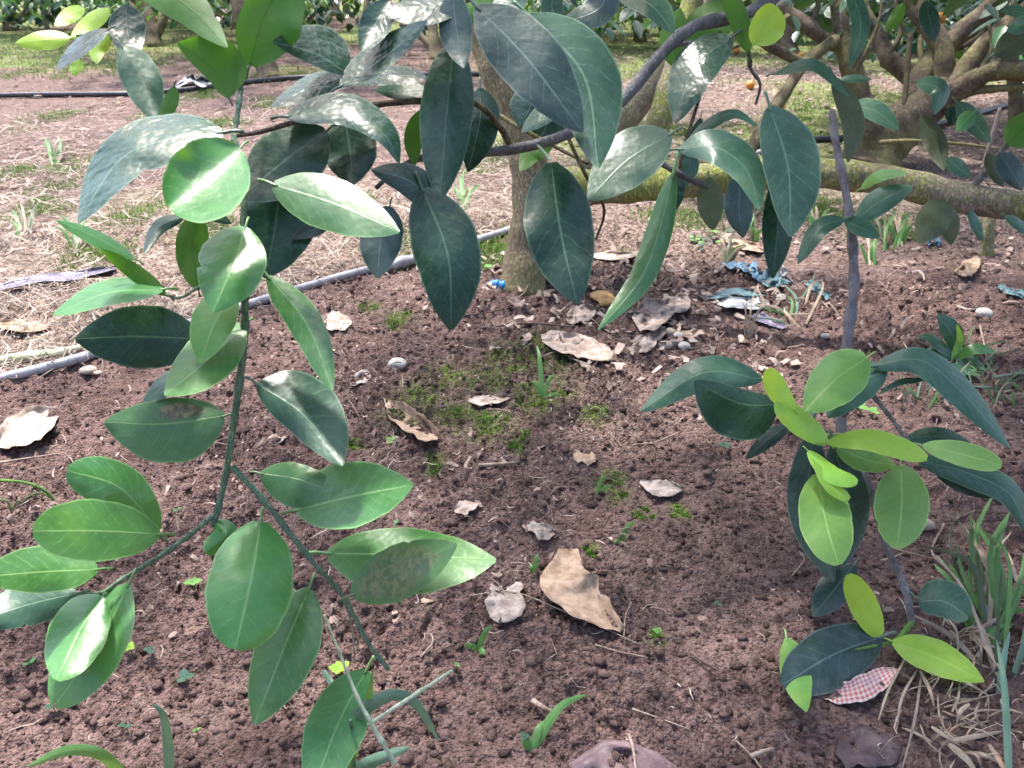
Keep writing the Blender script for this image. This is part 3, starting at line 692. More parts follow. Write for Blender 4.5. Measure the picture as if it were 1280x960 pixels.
LV = [
 # left: upright and arching shoot against the far ground
 ('lit', 30, 50, .2, -.2, [312,82,.78, 330,20,.77, 368,-48,.75]),
 ('lit', 24, 24, .3, .2, [150,-35,.80, 230,5,.77, 284,59,.75]),
 ('lit', 14, 40, .2, -.3, [286,122,.76, 268,88,.76, 222,54,.75]),
 ('teal', 24, 25, .3, .2, [152,58,.82, 178,100,.81, 197,153,.80]),
 ('lit', 12, 8, .1, .1, [218,108,.80, 210,130,.80, 196,154,.80]),
 ('gloss', 23, 24, .3, .3, [157,6,.92, 160,40,.91, 170,72,.90]),
 ('lime', 13, 12, .3, .2, [88,48,.93, 55,50,.92, 19,54,.90]),
 ('lime', 11, 10, .3, .2, [106,12,.96, 88,18,.96, 68,32,.95]),
 ('lime', 11, 12, .3, .2, [138,12,.95, 115,28,.95, 88,48,.94]),
 ('lime', 12, 12, .2, .2, [136,38,.92, 122,62,.92, 121,80,.91]),
 ('gloss', 11, 11, .9, .1, [135,38,.90, 105,55,.89, 69,88,.88]),
 ('lime', 8, 8, .2, .2, [100,74,.94, 95,85,.94, 90,94,.94]),
 ('gloss', 32, 33, .8, .35, [278,166,.70, 215,172,.69, 150,200,.68, 98,278,.66], {'wave': .26}),
 ('mid', 52, 50, .3, -.5, [300,186,.69, 262,220,.68, 212,260,.67], {'a': .5, 'b': .5}),
 ('lit', 21, 22, .1, .15, [248,360,.735, 240,310,.735, 246,266,.73], {'a': .5, 'b': .5}),
 ('mid', 40, 45, .15, .25, [307,284,.72, 292,330,.71, 266,390,.70]),
 ('young', 24, 30, .3, .35, [292,364,.735, 268,405,.725, 250,454,.72]),
 ('mid', 31, 34, .45, .15, [305,408,.75, 258,452,.735, 206,494,.72]),
 ('teal', 14, 14, .7, .2, [245,460,.76, 210,480,.755, 178,505,.75]),
 ('dark', 40, 40, .05, .12, [250,424,.755, 165,421,.745, 94,424,.74]),
 ('mid', 16, 17, 1.1, .15, [203,362,.73, 135,366,.72, 66,394,.70]),
 ('lit', 10, 11, .3, .1, [208,369,.735, 170,342,.73, 126,311,.72]),
 ('mid', 11, 9, .6, .2, [168,324,.75, 120,297,.745, 70,275,.74]),
 ('dark', 10, 9, .6, .5, [230,271,.76, 198,284,.76, 180,318,.75]),
 ('teal', 9, 9, .6, .3, [236,268,.78, 260,266,.785, 290,280,.79]),
 ('sick', 50, 32, .25, .2, [280,520,.76, 205,530,.745, 130,528,.73], {'label': 'leaf with a dry brown patch'}),
 ('teal', 48, 26, .35, .1, [322,481,.75, 380,520,.735, 428,582,.72]),
 ('deep', 21, 22, .25, .2, [335,346,.74, 385,408,.725, 416,490,.71]),
 ('deep', 32, 35, .4, .15, [342,231,.72, 420,256,.70, 499,290,.68]),
 ('blue', 27, 27, .15, .2, [487,258,.80, 476,300,.79, 472,348,.78]),
 ('dark', 45, 42, .3, .1, [408,164,.79, 360,198,.78, 300,248,.77]),
 ('dark', 52, 46, .1, .2, [352,205,.80, 345,275,.79, 332,348,.78]),
 ('dark', 34, 36, .1, .2, [430,146,.83, 438,190,.82, 440,232,.81]),
 ('blue', 10, 11, .4, .2, [420,272,.80, 395,285,.795, 365,298,.79]),
 ('gloss', 24, 17, .6, .3, [358,146,.75, 430,140,.74, 480,168,.73, 499,204,.73]),
 ('gloss', 14, 37, .7, .2, [434,92,.79, 395,68,.78, 341,52,.76]),
 ('gloss', 15, 15, 1.0, .2, [442,96,.80, 395,106,.79, 338,134,.77]),
 ('gloss', 24, 14, .5, .2, [426,108,.78, 480,72,.78, 534,26,.78]),
 ('gloss', 19, 21, .2, -.3, [487,0,.80, 470,30,.79, 452,64,.78]),
 ('gloss', 22, 20, .6, .3, [582,0,.80, 530,10,.79, 482,18,.78]),
 ('gloss', 12, 12, .8, .2, [534,98,.84, 490,94,.84, 446,106,.83]),
 ('teal', 10, 12, .6, .2, [534,112,.86, 500,115,.86, 468,112,.85]),
 ('dark', 33, 34, .05, .2, [567,52,.83, 558,150,.81, 550,252,.80]),
 ('lit', 12, 13, .1, .1, [530,136,.86, 518,170,.86, 518,208,.85]),
 ('blue', 20, 22, .4, .3, [556,268,.80, 515,228,.79, 464,212,.78]),
 ('dark', 42, 42, .1, .2, [528,236,.79, 560,320,.775, 564,413,.76]),
 ('dark', 25, 20, .1, .2, [600,110,.90, 600,150,.89, 585,215,.88]),
 ('blue', 20, 22, .1, .2, [565,-10,.79, 572,45,.785, 580,85,.78]),
 ('dark', 42, 44, .1, .2, [689,203,.80, 702,295,.78, 722,380,.76], {'stem': at(672,182,.91), 'wave': .18}),
 ('blue', 44, 40, .3, .15, [596,9,.74, 660,75,.73, 728,165,.72]),
 ('teal', 44, 44, .3, .15, [660,20,.78, 730,95,.765, 748,210,.755]),
 ('teal', 34, 34, .4, .15, [838,168,.84, 785,200,.83, 735,250,.82]),
 ('deep', 17, 17, .2, .3, [842,216,.94, 824,288,.93, 800,350,.92, 748,412,.91]),
 ('lit', 14, 12, .3, .1, [690,182,1.0, 665,190,1.0, 650,214,1.0]),
 ('gloss', 12, 14, .6, .2, [700,120,1.0, 690,135,1.0, 652,165,1.0]),
 ('gloss', 24, 26, .2, .2, [672,112,1.02, 660,140,1.02, 650,160,1.02]),
 ('dark', 26, 26, .2, .2, [690,110,1.05, 690,140,1.05, 672,180,1.05]),
 # top centre and right, nearer branch
 ('gloss', 28, 26, .5, .3, [915,46,.96, 868,84,.94, 843,154,.93]),
 ('lime', 13, 30, .2, -.2, [942,55,.95, 952,30,.94, 966,5,.93], {'a': .45, 'b': .45}),
 ('lit', 13, 13, .2, .1, [936,66,.97, 922,20,.96, 898,-30,.95]),
 ('lit', 26, 26, .2, .1, [862,62,1.06, 885,32,1.05, 930,4,1.04]),
 ('lit', 18, 20, .2, .1, [848,85,1.1, 842,50,1.1, 850,10,1.1]),
 ('teal', 20, 16, .6, .3, [770,-8,.88, 812,5,.86, 843,42,.85]),
 ('teal', 14, 14, .3, .2, [700,-20,.9, 690,10,.9, 712,40,.9]),
 ('blue', 20, 18, .3, .2, [760,-30,1.0, 750,10,1.0, 700,30,1.0]),
 ('teal', 18, 18, .3, .2, [650,-30,.95, 640,0,.95, 610,15,.95]),
 ('lit', 16, 16, .3, .2, [610,-20,1.0, 592,12,1.0, 575,30,1.0]),
 ('teal', 24, 22, .5, .25, [850,187,.90, 895,184,.88, 933,212,.87, 950,262,.86]),
 ('teal', 7, 8, .6, .2, [853,188,.98, 884,157,.98, 918,142,.98, 948,158,.98]),
 ('dark', 9, 9, .2, .2, [876,148,1.0, 868,180,1.0, 860,218,1.0]),
 ('teal', 42, 30, .1, .2, [962,134,.86, 985,210,.85, 988,296,.84]),
 ('dark', 21, 20, .1, .2, [978,215,.90, 972,285,.89, 966,348,.88]),
 ('olive', 17, 17, .1, .2, [886,222,1.3, 888,255,1.3, 891,288,1.3]),
 ('blue', 19, 19, .1, .2, [925,218,1.2, 924,262,1.2, 929,297,1.2]),
 ('dark', 10, 9, .1, .2, [848,212,.98, 846,240,.97, 840,268,.97]),
 ('teal', 12, 11, .2, .2, [852,186,1.0, 862,205,1.0, 850,238,1.0]),
 ('teal', 8, 8, .7, .2, [970,92,1.1, 1018,82,1.08, 1062,122,1.06]),
 ('olive', 15, 15, .2, .2, [1042,96,1.1, 1066,150,1.08, 1060,203,1.06]),
 ('teal', 12, 12, .2, .2, [1058,-24,1.15, 1076,30,1.13, 1062,84,1.1]),
 ('teal', 14, 13, .5, .2, [1066,130,1.6, 1096,140,1.58, 1124,162,1.56]),
 ('teal', 5, 5, .5, .2, [1048,102,1.5, 1066,98,1.5, 1090,99,1.5]),
 ('teal', 13, 13, .4, .2, [1145,103,1.7, 1174,112,1.68, 1168,143,1.66]),
 ('olive', 15, 15, .2, .2, [1152,145,1.7, 1170,180,1.68, 1180,213,1.66]),
 ('teal', 14, 14, .3, .2, [1196,128,1.7, 1215,150,1.68, 1238,178,1.66]),
 ('deep', 10, 10, .3, .2, [1218,140,1.65, 1206,152,1.64, 1196,164,1.63]),
 ('dark', 10, 10, .3, .2, [1192,133,1.7, 1191,145,1.7, 1190,157,1.7]),
 ('dark', 13, 13, .2, .2, [1156,2,1.7, 1163,28,1.7, 1168,52,1.7]),
 ('lit', 8, 8, .2, .2, [1130,4,1.8, 1120,22,1.8, 1106,40,1.8]),
 ('olive', 19, 17, .3, .2, [1290,36,1.5, 1268,52,1.5, 1242,70,1.5]),
 ('teal', 10, 10, .5, .2, [1290,22,1.4, 1272,34,1.4, 1258,38,1.4]),
 ('teal', 8, 8, .7, .2, [1290,20,1.5, 1270,14,1.5, 1250,13,1.5]),
 ('teal', 16, 16, .5, .2, [1070,274,1.35, 1103,250,1.33, 1141,233,1.3]),
 ('young', 7, 7, .6, .2, [1076,236,1.4, 1100,220,1.38, 1134,216,1.36]),
 ('olive', 22, 20, .2, .2, [1184,252,1.5, 1165,275,1.48, 1148,304,1.46]),
 ('olive', 14, 14, .2, .2, [1184,256,1.55, 1186,280,1.55, 1189,306,1.55]),
 ('teal', 7, 7, .3, .2, [1212,263,1.5, 1220,282,1.5, 1229,302,1.5]),
 ('teal', 7, 7, .5, .2, [1256,270,1.5, 1272,280,1.5, 1290,296,1.5]),
 ('lit', 20, 20, .2, .2, [1258,180,1.5, 1275,165,1.5, 1300,140,1.5]),
 ('blue', 16, 16, .2, .2, [1249,192,1.55, 1262,210,1.55, 1278,238,1.55]),
 ('olive', 10, 11, .2, .2, [1234,192,1.6, 1244,212,1.6, 1254,234,1.6]),
 ('teal', 11, 10, .4, .2, [1183,198,1.6, 1198,210,1.6, 1214,222,1.6]),
 # lower left sprays
 ('mid', 33, 30, .35, .2, [198,664,.77, 150,610,.76, 84,588,.75], {'a': .55, 'b': .45}),
 ('mid', 38, 40, .3, .15, [200,668,.76, 125,664,.74, 41,664,.72], {'a': .6, 'b': .5}),
 ('mid', 26, 34, .4, .2, [122,712,.74, 55,715,.73, -30,722,.71]),
 ('teal', 26, 28, .3, .2, [96,742,.75, 40,755,.745, -40,780,.735]),
 ('mid', 36, 36, .3, .2, [128,746,.74, 98,790,.73, 70,850,.72], {'a': .55, 'b': .6}),
 ('tipburn', 36, 40, .3, .2, [161,730,.755, 125,800,.745, 68,884,.735], {'a': .7, 'b': .6}),
 ('mid', 54, 54, .1, .2, [326,652,.77, 315,720,.755, 294,812,.74], {'a': .55, 'b': .5}),
 ('tipburn', 42, 36, .2, .25, [386,736,.785, 355,810,.775, 318,906,.765]),
 ('deep', 20, 36, .3, .2, [326,592,.775, 375,600,.77, 432,622,.765]),
 ('mid', 45, 38, .5, .15, [370,638,.77, 445,620,.755, 516,606,.74]),
 ('mid', 34, 50, .4, .15, [410,692,.785, 520,694,.775, 620,700,.765]),
 ('sooty', 34, 34, .3, .05, [440,744,.745, 505,712,.735, 571,680,.725]),
 ('mid', 15, 15, .2, .5, [268,652,.78, 283,668,.775, 256,690,.77], {'a': .45, 'b': .4}),
 # leaf held in the grass at the foot of the picture
 ('deep', 36, 38, .1, -.2, [458,838,.86, 425,900,.85, 392,985,.84], {'a': .6, 'b': .6}),
]
for q in LV:
    k = q[6] if len(q) > 6 else {}
    leaf(q[0], q[1], q[2], q[3], q[4], q[5], tree, **k)

# ------------------------------------------------------------------ young cut-off tree at the right
SB = gpt(1062, 728)
ds = gdepth(1062, 728)
sap = empty('citrus_sapling', SB.tolist(), 'young citrus with a bare purplish stem cut off at the top and lime new leaves', 'sapling')
stem('trunk', [1062, 735, ds, 12, 1058, 640, ds + .01, 12, 1052, 560, ds + .02, 12, 1052, 480, ds + .03, 12.5, 1060, 420, ds + .04, 13, 1067, 350, ds + .05, 12, 1062, 270, ds + .05, 10.5, 1048, 195, ds + .06, 9.5, 1043, 168, ds + .065, 9, 1040, 138, ds + .07, 8.5], 'barkpurple', sap, 12, 0.05, 70)
stem('twig', [1054, 520, ds, 9, 1078, 488, ds - .03, 7, 1100, 505, ds - .05, 6, 1135, 552, ds - .08, 5], 'barkgrey', sap, 7)
stem('twig', [1056, 545, ds, 8, 1080, 590, ds - .07, 8, 1096, 640, ds - .1, 9, 1111, 690, ds - .12, 9, 1130, 732, ds - .13, 9, 1140, 778, ds - .13, 9], 'barkpurple', sap, 8)
stem('twig', [1141, 776, ds - .13, 8, 1120, 800, ds - .15, 6, 1098, 806, ds - .16, 5, 1070, 812, ds - .18, 3], 'youngstem', sap, 6)
stem('twig', [1130, 735, ds - .13, 4, 1143, 745, ds - .14, 3, 1152, 750, ds - .15, 2], 'greenstem', sap, 6)
stem('twig', [1050, 545, ds, 8, 1020, 545, ds - .06, 6, 1000, 535, ds - .1, 5, 970, 508, ds - .1, 4], 'youngstem', sap, 6)
stem('twig', [1062, 275, ds + .05, 4, 1058, 275, ds + .04, 4, 1048, 276, ds + .04, 3], 'barkpurple', sap, 6)
e = ds
SV = [
 ('teal', 22, 20, .5, .2, [952,474,e-.05, 880,466,e-.06, 801,514,e-.08]),
 ('dark', 46, 18, .3, .15, [974,506,e-.09, 925,504,e-.1, 868,476,e-.12]),
 ('blue', 10, 11, .4, .2, [988,530,e-.02, 962,548,e-.02, 932,574,e-.03]),
 ('lime', 14, 14, .3, .2, [992,512,e-.16, 972,488,e-.17, 960,461,e-.18], {'a': .5, 'b': .4}),
 ('lime', 16, 16, .5, .2, [1034,554,e-.15, 1000,528,e-.16, 970,502,e-.17], {'a': .5, 'b': .4}),
 ('young', 33, 30, .45, .25, [1084,447,e-.14, 1045,474,e-.15, 1006,514,e-.16], {'a': .5, 'b': .7}),
 ('teal', 24, 26, .4, .2, [1108,462,e-.1, 1070,482,e-.1, 1034,522,e-.1]),
 ('teal', 17, 21, .5, .3, [1092,458,e-.1, 1150,450,e-.12, 1202,490,e-.13, 1262,560,e-.14], {'pet': .05}),
 ('teal', 4, 4, .4, .2, [1158,474,e-.1, 1125,478,e-.1, 1098,493,e-.1]),
 ('lime', 15, 14, .6, .15, [1033,553,e-.16, 1090,551,e-.18, 1159,573,e-.2], {'a': .6, 'b': .45}),
 ('young', 16, 16, .4, .2, [1046,560,e-.13, 1085,575,e-.13, 1120,582,e-.13]),
 ('young', 16, 15, .6, .2, [1153,557,e-.14, 1200,567,e-.16, 1252,582,e-.18], {'a': .6, 'b': .45}),
 ('dark', 12, 12, .5, .2, [1132,548,e-.06, 1175,546,e-.07, 1222,562,e-.08]),
 ('teal', 18, 18, .4, .3, [1146,574,e-.08, 1212,592,e-.1, 1262,618,e-.12, 1288,672,e-.13], {'pet': .05}),
 ('blue', 18, 17, .4, .2, [1165,580,e-.06, 1215,604,e-.07, 1253,620,e-.08]),
 ('lime', 10, 12, .4, .2, [1010,564,e-.17, 1040,592,e-.19, 1072,603,e-.2], {'a': .5, 'b': .4}),
 ('lime', 8, 9, .4, .2, [1018,578,e-.185, 1040,608,e-.195, 1062,624,e-.2], {'a': .5, 'b': .4}),
 ('young', 33, 33, .15, .2, [1022,592,e-.15, 1032,650,e-.17, 1048,706,e-.19], {'a': .55, 'b': .55}),
 ('blue', 26, 27, .1, .2, [1016,540,e-.08, 1012,640,e-.09, 1042,728,e-.1]),
 ('blue', 26, 26, .1, .2, [1042,556,e-.1, 1062,632,e-.11, 1056,706,e-.12]),
 ('blue', 22, 22, .3, .2, [1068,706,e-.06, 1042,738,e-.07, 1016,771,e-.08]),
 ('young', 35, 35, .1, .2, [1126,582,e-.12, 1127,635,e-.13, 1121,686,e-.14], {'a': .55, 'b': .6}),
 ('lime', 18, 18, .2, .15, [1100,798,e-.16, 1080,757,e-.17, 1060,718,e-.18], {'a': .55, 'b': .5}),
 ('blue', 42, 36, .25, .12, [1102,796,e-.16, 1042,818,e-.18, 978,856,e-.2], {'a': .6, 'b': .55}),
 ('lime', 22, 21, .5, .15, [1116,802,e-.16, 1170,822,e-.18, 1230,852,e-.2]),
 ('teal', 27, 20, .3, .1, [1149,752,e-.14, 1180,752,e-.15, 1211,772,e-.16], {'a': .35, 'b': .45}),
 ('young', 24, 14, .2, .2, [983,798,e-.1, 992,850,e-.1, 1008,890,e-.1]),
 ('teal', 11, 12, .5, .2, [1056,274,e+.03, 1025,286,e+.02, 997,330,e+.01]),
 ('teal', 13, 11, .5, .2, [1056,277,e+.03, 1075,284,e+.02, 1099,297,e+.01]),
]
for q in SV:
    k = q[6] if len(q) > 6 else {}
    leaf(q[0], q[1], q[2], q[3], q[4], q[5], sap, **k)

# ------------------------------------------------------------------ crowns and background trees
def batch_leaves(name, P, AX, NR, L, Wd, mat, parent=None, rnd=None):
    n = len(P)
    SD = np.cross(AX, NR); SD /= np.linalg.norm(SD, axis=1)[:, None] + 1e-9
    ts = np.array([0.02, 0.3, 0.65, 0.98]); pw = prof(ts)
    V = []
    for t, w in zip(ts, pw):
        c = P + AX * (L * t)[:, None] - NR * (0.18 * L * t * t)[:, None]
        for s in (-1, 0, 1):
            V.append(c + SD * (s * w * Wd)[:, None] + NR * (abs(s) * 0.22 * w * Wd)[:, None])
    V = np.stack(V, 1).reshape(-1, 3)
    loc = np.array([(i * 3 + j, i * 3 + j + 1, i * 3 + j + 4, i * 3 + j + 3) for i in range(3) for j in range(2)])
    Fq = (loc[None] + (np.arange(n) * 12)[:, None, None]).reshape(-1, 4)
    uv = np.tile(np.array([(t, s) for t in ts for s in (-1, 0, 1)]), (n, 1))
    rn = RNG.random(n) if rnd is None else rnd
    return mesh_obj(name, V, Fq, mat, parent, uv=uv, attrs={'rnd': np.repeat(rn, 12)})
def crown_pts(n, c, rad, zmin, hole=0.0, keep=None):
    """points of a crown: a dome above, hanging skirts of uneven length below, gaps between clumps"""
    out = []
    while len(out) < n:
        m = n * 3
        a = RNG.random(m) * 2 * math.pi; rr = np.maximum(RNG.random(m), hole * RNG.random(m)) ** 0.5
        x = c[0] + rad[0] * rr * np.cos(a); y = c[1] + rad[1] * rr * np.sin(a)
        top = c[2] + rad[2] * np.sqrt(1 - rr ** 2 + 1e-6)
        zb = zmin + 0.55 * np.clip(fbm(x * 1.7 + 3, y * 1.7, 2, 35) - 0.3, 0, 1)
        z = zb + (top - zb) * RNG.random(m) ** 1.35
        p = np.stack([x, y, z], -1)
        k = (z < top) & (fbm(x * 2.4 + z * 1.3, y * 2.4 - z * 0.9, 2, 33) > 0.41)
        if keep is not None: k &= keep(p)
        out += list(p[k])
    return np.array(out[:n])
def leaf_dirs(n):
    ax = RNG.normal(size=(n, 3)); ax[:, 2] = -0.25 - 0.55 * RNG.random(n); ax[:, :2] /= np.linalg.norm(ax[:, :2], axis=1)[:, None]
    ax /= np.linalg.norm(ax, axis=1)[:, None]
    nr = np.tile([0, 0, 1.0], (n, 1)) + RNG.normal(size=(n, 3)) * 0.35
    nr -= ax * (nr * ax).sum(1)[:, None]; nr /= np.linalg.norm(nr, axis=1)[:, None]
    return ax, nr
# the crown of the near tree, all of it higher than the camera
def near_crown(c, rad, n, parent, zmin=1.0, keep=None):
    P = crown_pts(n, c, rad, zmin, 0, keep)
    ax, nr = leaf_dirs(n)
    o = batch_leaves('foliage', P, ax, nr, 0.09 + 0.05 * RNG.random(n), 0.020 + 0.014 * RNG.random(n), M['deep'], parent)
    o['kind'] = 'stuff'
near_crown((0.12, 1.95, 1.75), (1.75, 1.05, 0.8), 2100, tree, 1.0, lambda p: ((p[:, 0] > 0.05) | (RNG.random(len(p)) < np.where(p[:, 1] < 1.45, 0.12, 0.45))))  # crown thinned on the left to let sun onto the front leaves

leafmesh = {}
def shared_leaf(kind):
    """four plain leaf meshes of one material, pointing along +X, shared by the small background leaves"""
    if kind not in leafmesh:
        L = []
        for i in range(4):
            V, UV = [], []
            cu = random.uniform(-.4, -.05); fo = random.uniform(.05, .4)
            for a_ in range(7):
                t = a_ / 6; f = prof(min(max(t, .02), .985))
                for j in range(5):
                    v = -1 + j / 2
                    V.append((t, v * f * 0.24, cu * t * t * 0.6 + fo * abs(v) * f * 0.2)); UV.append((t, v))
            Fc = [(i_ * 5 + j, (i_ + 1) * 5 + j, (i_ + 1) * 5 + j + 1, i_ * 5 + j + 1) for i_ in range(6) for j in range(4)]
            me = bpy.data.meshes.new('leaf'); me.from_pydata(V, [], Fc)
            me.polygons.foreach_set('use_smooth', np.ones(len(me.polygons), bool))
            lay = me.uv_layers.new(name='UVMap')
            li = np.zeros(len(me.loops), np.int32); me.loops.foreach_get('vertex_index', li)
            lay.data.foreach_set('uv', np.array(UV, np.float32)[li].ravel())
            me.materials.append(M[kind]); L.append(me)
        leafmesh[kind] = L
    return random.choice(leafmesh[kind])
def put_leaf(p, ax, nr, L, kind, parent):
    o = bpy.data.objects.new('leaf', shared_leaf(kind)); COL.objects.link(o); o.parent = parent
    x = Vector(ax); z = Vector(nr); y = z.cross(x)
    m = Matrix((x, y, z)).transposed().to_4x4()
    o.matrix_local = Matrix.Translation(Vector(p) - Vector(parent.location)) @ m @ Matrix.Scale(L, 4)
    return o
def project(P):
    d = P - np.array([0, 0, CAM_H])
    z = d[:, 1] * CP - d[:, 2] * SP
    u = d[:, 1] * SP + d[:, 2] * CP
    return 640 + F * d[:, 0] / z, 480 - F * u / z, z
def ball(name, p, r, mat, parent, squash=1.0):
    bm = bmesh.new(); bmesh.ops.create_uvsphere(bm, u_segments=18, v_segments=12, radius=r)
    V = np.array([v.co[:] for v in bm.verts]); Fc = [tuple(v.index for v in f.verts) for f in bm.faces]; bm.free()
    V[:, 2] *= squash; V[:, 2] -= 0.12 * r * np.exp(-(V[:, 0] ** 2 + V[:, 1] ** 2) / (0.08 * r * r)) * np.sign(V[:, 2])
    return mesh_obj(name, V + np.array(p), Fc, mat, parent, origin=p)
def bg_tree(label, px, py, stems, crown, n, nind, kinds, lsize, fruits=0, mat='barkdark', group='trees behind the near tree'):
    b = gpt(px, py)
    o = empty('orange_tree', b.tolist(), label, 'tree', group)
    first = True
    for s in stems:
        P = np.array(s, float).reshape(-1, 4)
        mb = MB(); mb.tube([at(*q[:3]) for q in P], P[:, 3] * 0.5 / F * P[:, 2], 10, 6 * len(P), 0.07)
        mb.build('trunk' if first else 'limb', M[mat], o); first = False
    c, rad, zmin = crown
    c = np.array(c) + np.array([b[0], b[1], 0])
    P = crown_pts(n, c, rad, zmin, 0.2)
    ax, nr = leaf_dirs(n)
    L = lsize * (0.75 + 0.5 * RNG.random(n))
    x, y, z = project(P)
    vis = np.where((x > -20) & (x < 1300) & (y > -25) & (y < 480))[0]
    vis = vis[np.argsort(z[vis])][:nind]
    m = np.ones(n, bool); m[vis] = False
    for i in vis: put_leaf(P[i], ax[i], nr[i], L[i], random.choice(kinds), o)
    f = batch_leaves('foliage', P[m], ax[m], nr[m], L[m], L[m] * 0.24, M[kinds[0]], o)
    f['kind'] = 'stuff'
    for _ in range(fruits):
        k = random.choice(vis) if len(vis) else 0
        ball('fruit', P[k] + np.array([0, -.03, -.05]), 0.034, M['orange'], o, 0.95)
    return o
dB = gdepth(1092, 206)
bg_tree('many-stemmed orange tree standing behind the right end of the mossy limb', 1092, 206, [
    [1084, 216, dB, 88, 1096, 192, dB - .01, 70, 1122, 160, dB - .03, 60, 1154, 135, dB - .06, 52, 1188, 114, dB - .08, 40],
    [1176, 122, dB - .05, 30, 1180, 100, dB - .05, 27, 1177, 57, dB - .05, 25, 1147, 15, dB, 23, 1135, -20, dB, 21, 1110, -140, dB, 14],
    [1140, 135, dB, 34, 1145, 112, dB, 30, 1167, 75, dB, 28, 1200, 42, dB, 26, 1237, 10, dB, 24, 1330, -80, dB + .1, 15],
    [1180, 122, dB - .1, 28, 1195, 106, dB - .1, 26, 1225, 62, dB - .1, 24, 1262, 30, dB - .1, 22, 1340, -40, dB - .1, 16],
    [1172, 130, dB - .12, 34, 1188, 118, dB - .14, 28, 1222, 98, dB - .2, 25, 1247, 89, dB - .25, 23, 1300, 92, dB - .3, 22, 1380, 100, dB - .4, 16],
    [1195, 122, dB - .1, 11, 1230, 112, dB - .2, 10, 1300, 108, dB - .3, 9],
    [1152, 108, dB + .05, 24, 1130, 90, dB + .1, 23, 1110, 72, dB + .12, 21, 1095, 42, dB + .15, 20, 1082, 20, dB + .15, 19, 1050, -60, dB + .2, 14],
    [1130, 134, dB - .1, 7, 1134, 90, dB - .1, 7, 1138, 42, dB - .1, 6],
    [1094, 196, dB - .05, 44, 1085, 160, dB - .08, 36, 1076, 125, dB - .1, 30, 1066, 92, dB - .12, 28, 1056, 55, dB - .12, 26, 1050, 25, dB - .1, 20, 1044, -20, dB, 17],
    [1058, 60, dB - .12, 20, 1040, 52, dB - .12, 20, 1012, 34, dB - .1, 20, 985, 18, dB - .05, 19, 930, -20, dB, 14],
    [1044, 50, dB - .14, 15, 1007, 78, dB - .25, 15, 980, 118, dB - .4, 15, 958, 150, dB - .5, 15, 930, 205, dB - .7, 14],
    [1160, 100, dB, 8, 1150, 60, dB + .1, 6, 1158, 20, dB + .1, 5, 1150, -20, dB + .1, 4], [1200, 60, dB + .1, 8, 1228, 40, dB + .2, 6, 1240, -5, dB + .2, 5], [1222, 96, dB - .2, 7, 1240, 60, dB - .2, 6, 1236, 30, dB - .2, 4],
    [1110, 70, dB + .1, 8, 1126, 40, dB + .1, 6, 1120, 5, dB + .1, 5, 1128, -20, dB + .1, 4], [1066, 95, dB - .15, 7, 1085, 60, dB - .2, 5, 1100, 20, dB - .2, 4, 1102, -10, dB - .2, 4], [985, 20, dB - .1, 8, 965, 40, dB - .15, 6, 930, 55, dB - .2, 5, 880, 70, dB - .2, 4],
    [1100, 178, dB - .2, 6, 1140, 176, dB - .3, 5, 1200, 180, dB - .4, 4, 1250, 186, dB - .4, 3], [1247, 88, dB - .25, 9, 1262, 50, dB - .3, 7, 1268, 0, dB - .3, 6], [1010, 34, dB - .1, 8, 1022, 10, dB - .1, 7, 1020, -20, dB - .1, 6],
    [1003, 80, dB - .25, 13, 978, 66, dB - .3, 13, 955, 54, dB - .35, 12, 920, 30, dB - .4, 9]],
    ((0.35, 0.5, 1.55), (1.9, 1.4, 1.22), 0.50), 3200, 290, ['dark', 'deep', 'teal', 'gloss'], 0.10, 0)
bg_tree('thin orange tree at the right edge behind the many-stemmed tree', 1272, 158, [
    [1272, 162, gdepth(1272, 158), 22, 1270, 120, gdepth(1272, 158), 18, 1264, 70, gdepth(1272, 158), 17, 1258, 10, gdepth(1272, 158), 15, 1250, -80, gdepth(1272, 158), 10]],
    ((0.2, 0.3, 1.5), (1.4, 1.2, 1.15), 0.22), 2600, 110, ['dark', 'deep', 'teal'], 0.10, 1)
d3 = gdepth(338, 99)
bg_tree('dark leaning trunk standing just behind the second hose', 338, 99, [
    [340, 104, d3, 34, 332, 80, d3, 27, 318, 52, d3, 23, 304, 22, d3, 22, 285, -40, d3, 16], [330, 76, d3, 18, 338, 40, d3, 15, 350, -20, d3, 12]],
    ((-.1, 0.4, 1.6), (1.5, 1.2, 1.1), 0.62), 1500, 60, ['dark', 'deep'], 0.11)
d2 = gdepth(192, 58)
bg_tree('orange tree with a forked brown trunk in the far left row', 192, 58, [
    [192, 62, d2, 24, 190, 40, d2, 19, 182, 15, d2, 17, 170, -30, d2, 12], [192, 50, d2, 13, 204, 25, d2, 11, 215, -20, d2, 9], [186, 34, d2, 10, 166, 10, d2, 9, 140, -20, d2, 7]],
    ((0, 0, 1.4), (1.5, 1.3, 1.12), 0.30), 1900, 60, ['deep', 'dark', 'teal'], 0.12, 1)
d1 = gdepth(14, 38)
bg_tree('orange tree at the far left corner with low dark foliage', 14, 38, [[14, 42, d1, 20, 12, 15, d1, 16, 8, -30, d1, 12], [16, 36, d1, 10, 34, 12, d1, 8, 44, -20, d1, 6]],
    ((0, -.2, 1.2), (1.5, 1.3, 1.1), 0.16), 1900, 80, ['dark', 'deep'], 0.12, 1)
d4 = gdepth(545, 74)
bg_tree('pale-trunked orange tree seen between the hanging leaves', 545, 74, [[545, 78, d4, 18, 542, 45, d4, 14, 538, 10, d4, 13, 530, -30, d4, 10], [545, 66, d4, 9, 520, 40, d4, 8, 500, 30, d4, 6]],
    ((0, 0.3, 1.5), (1.5, 1.3, 1.2), 0.42), 1600, 60, ['deep', 'teal', 'dark'], 0.11, 0, 'bark')
d8 = gdepth(985, 70)
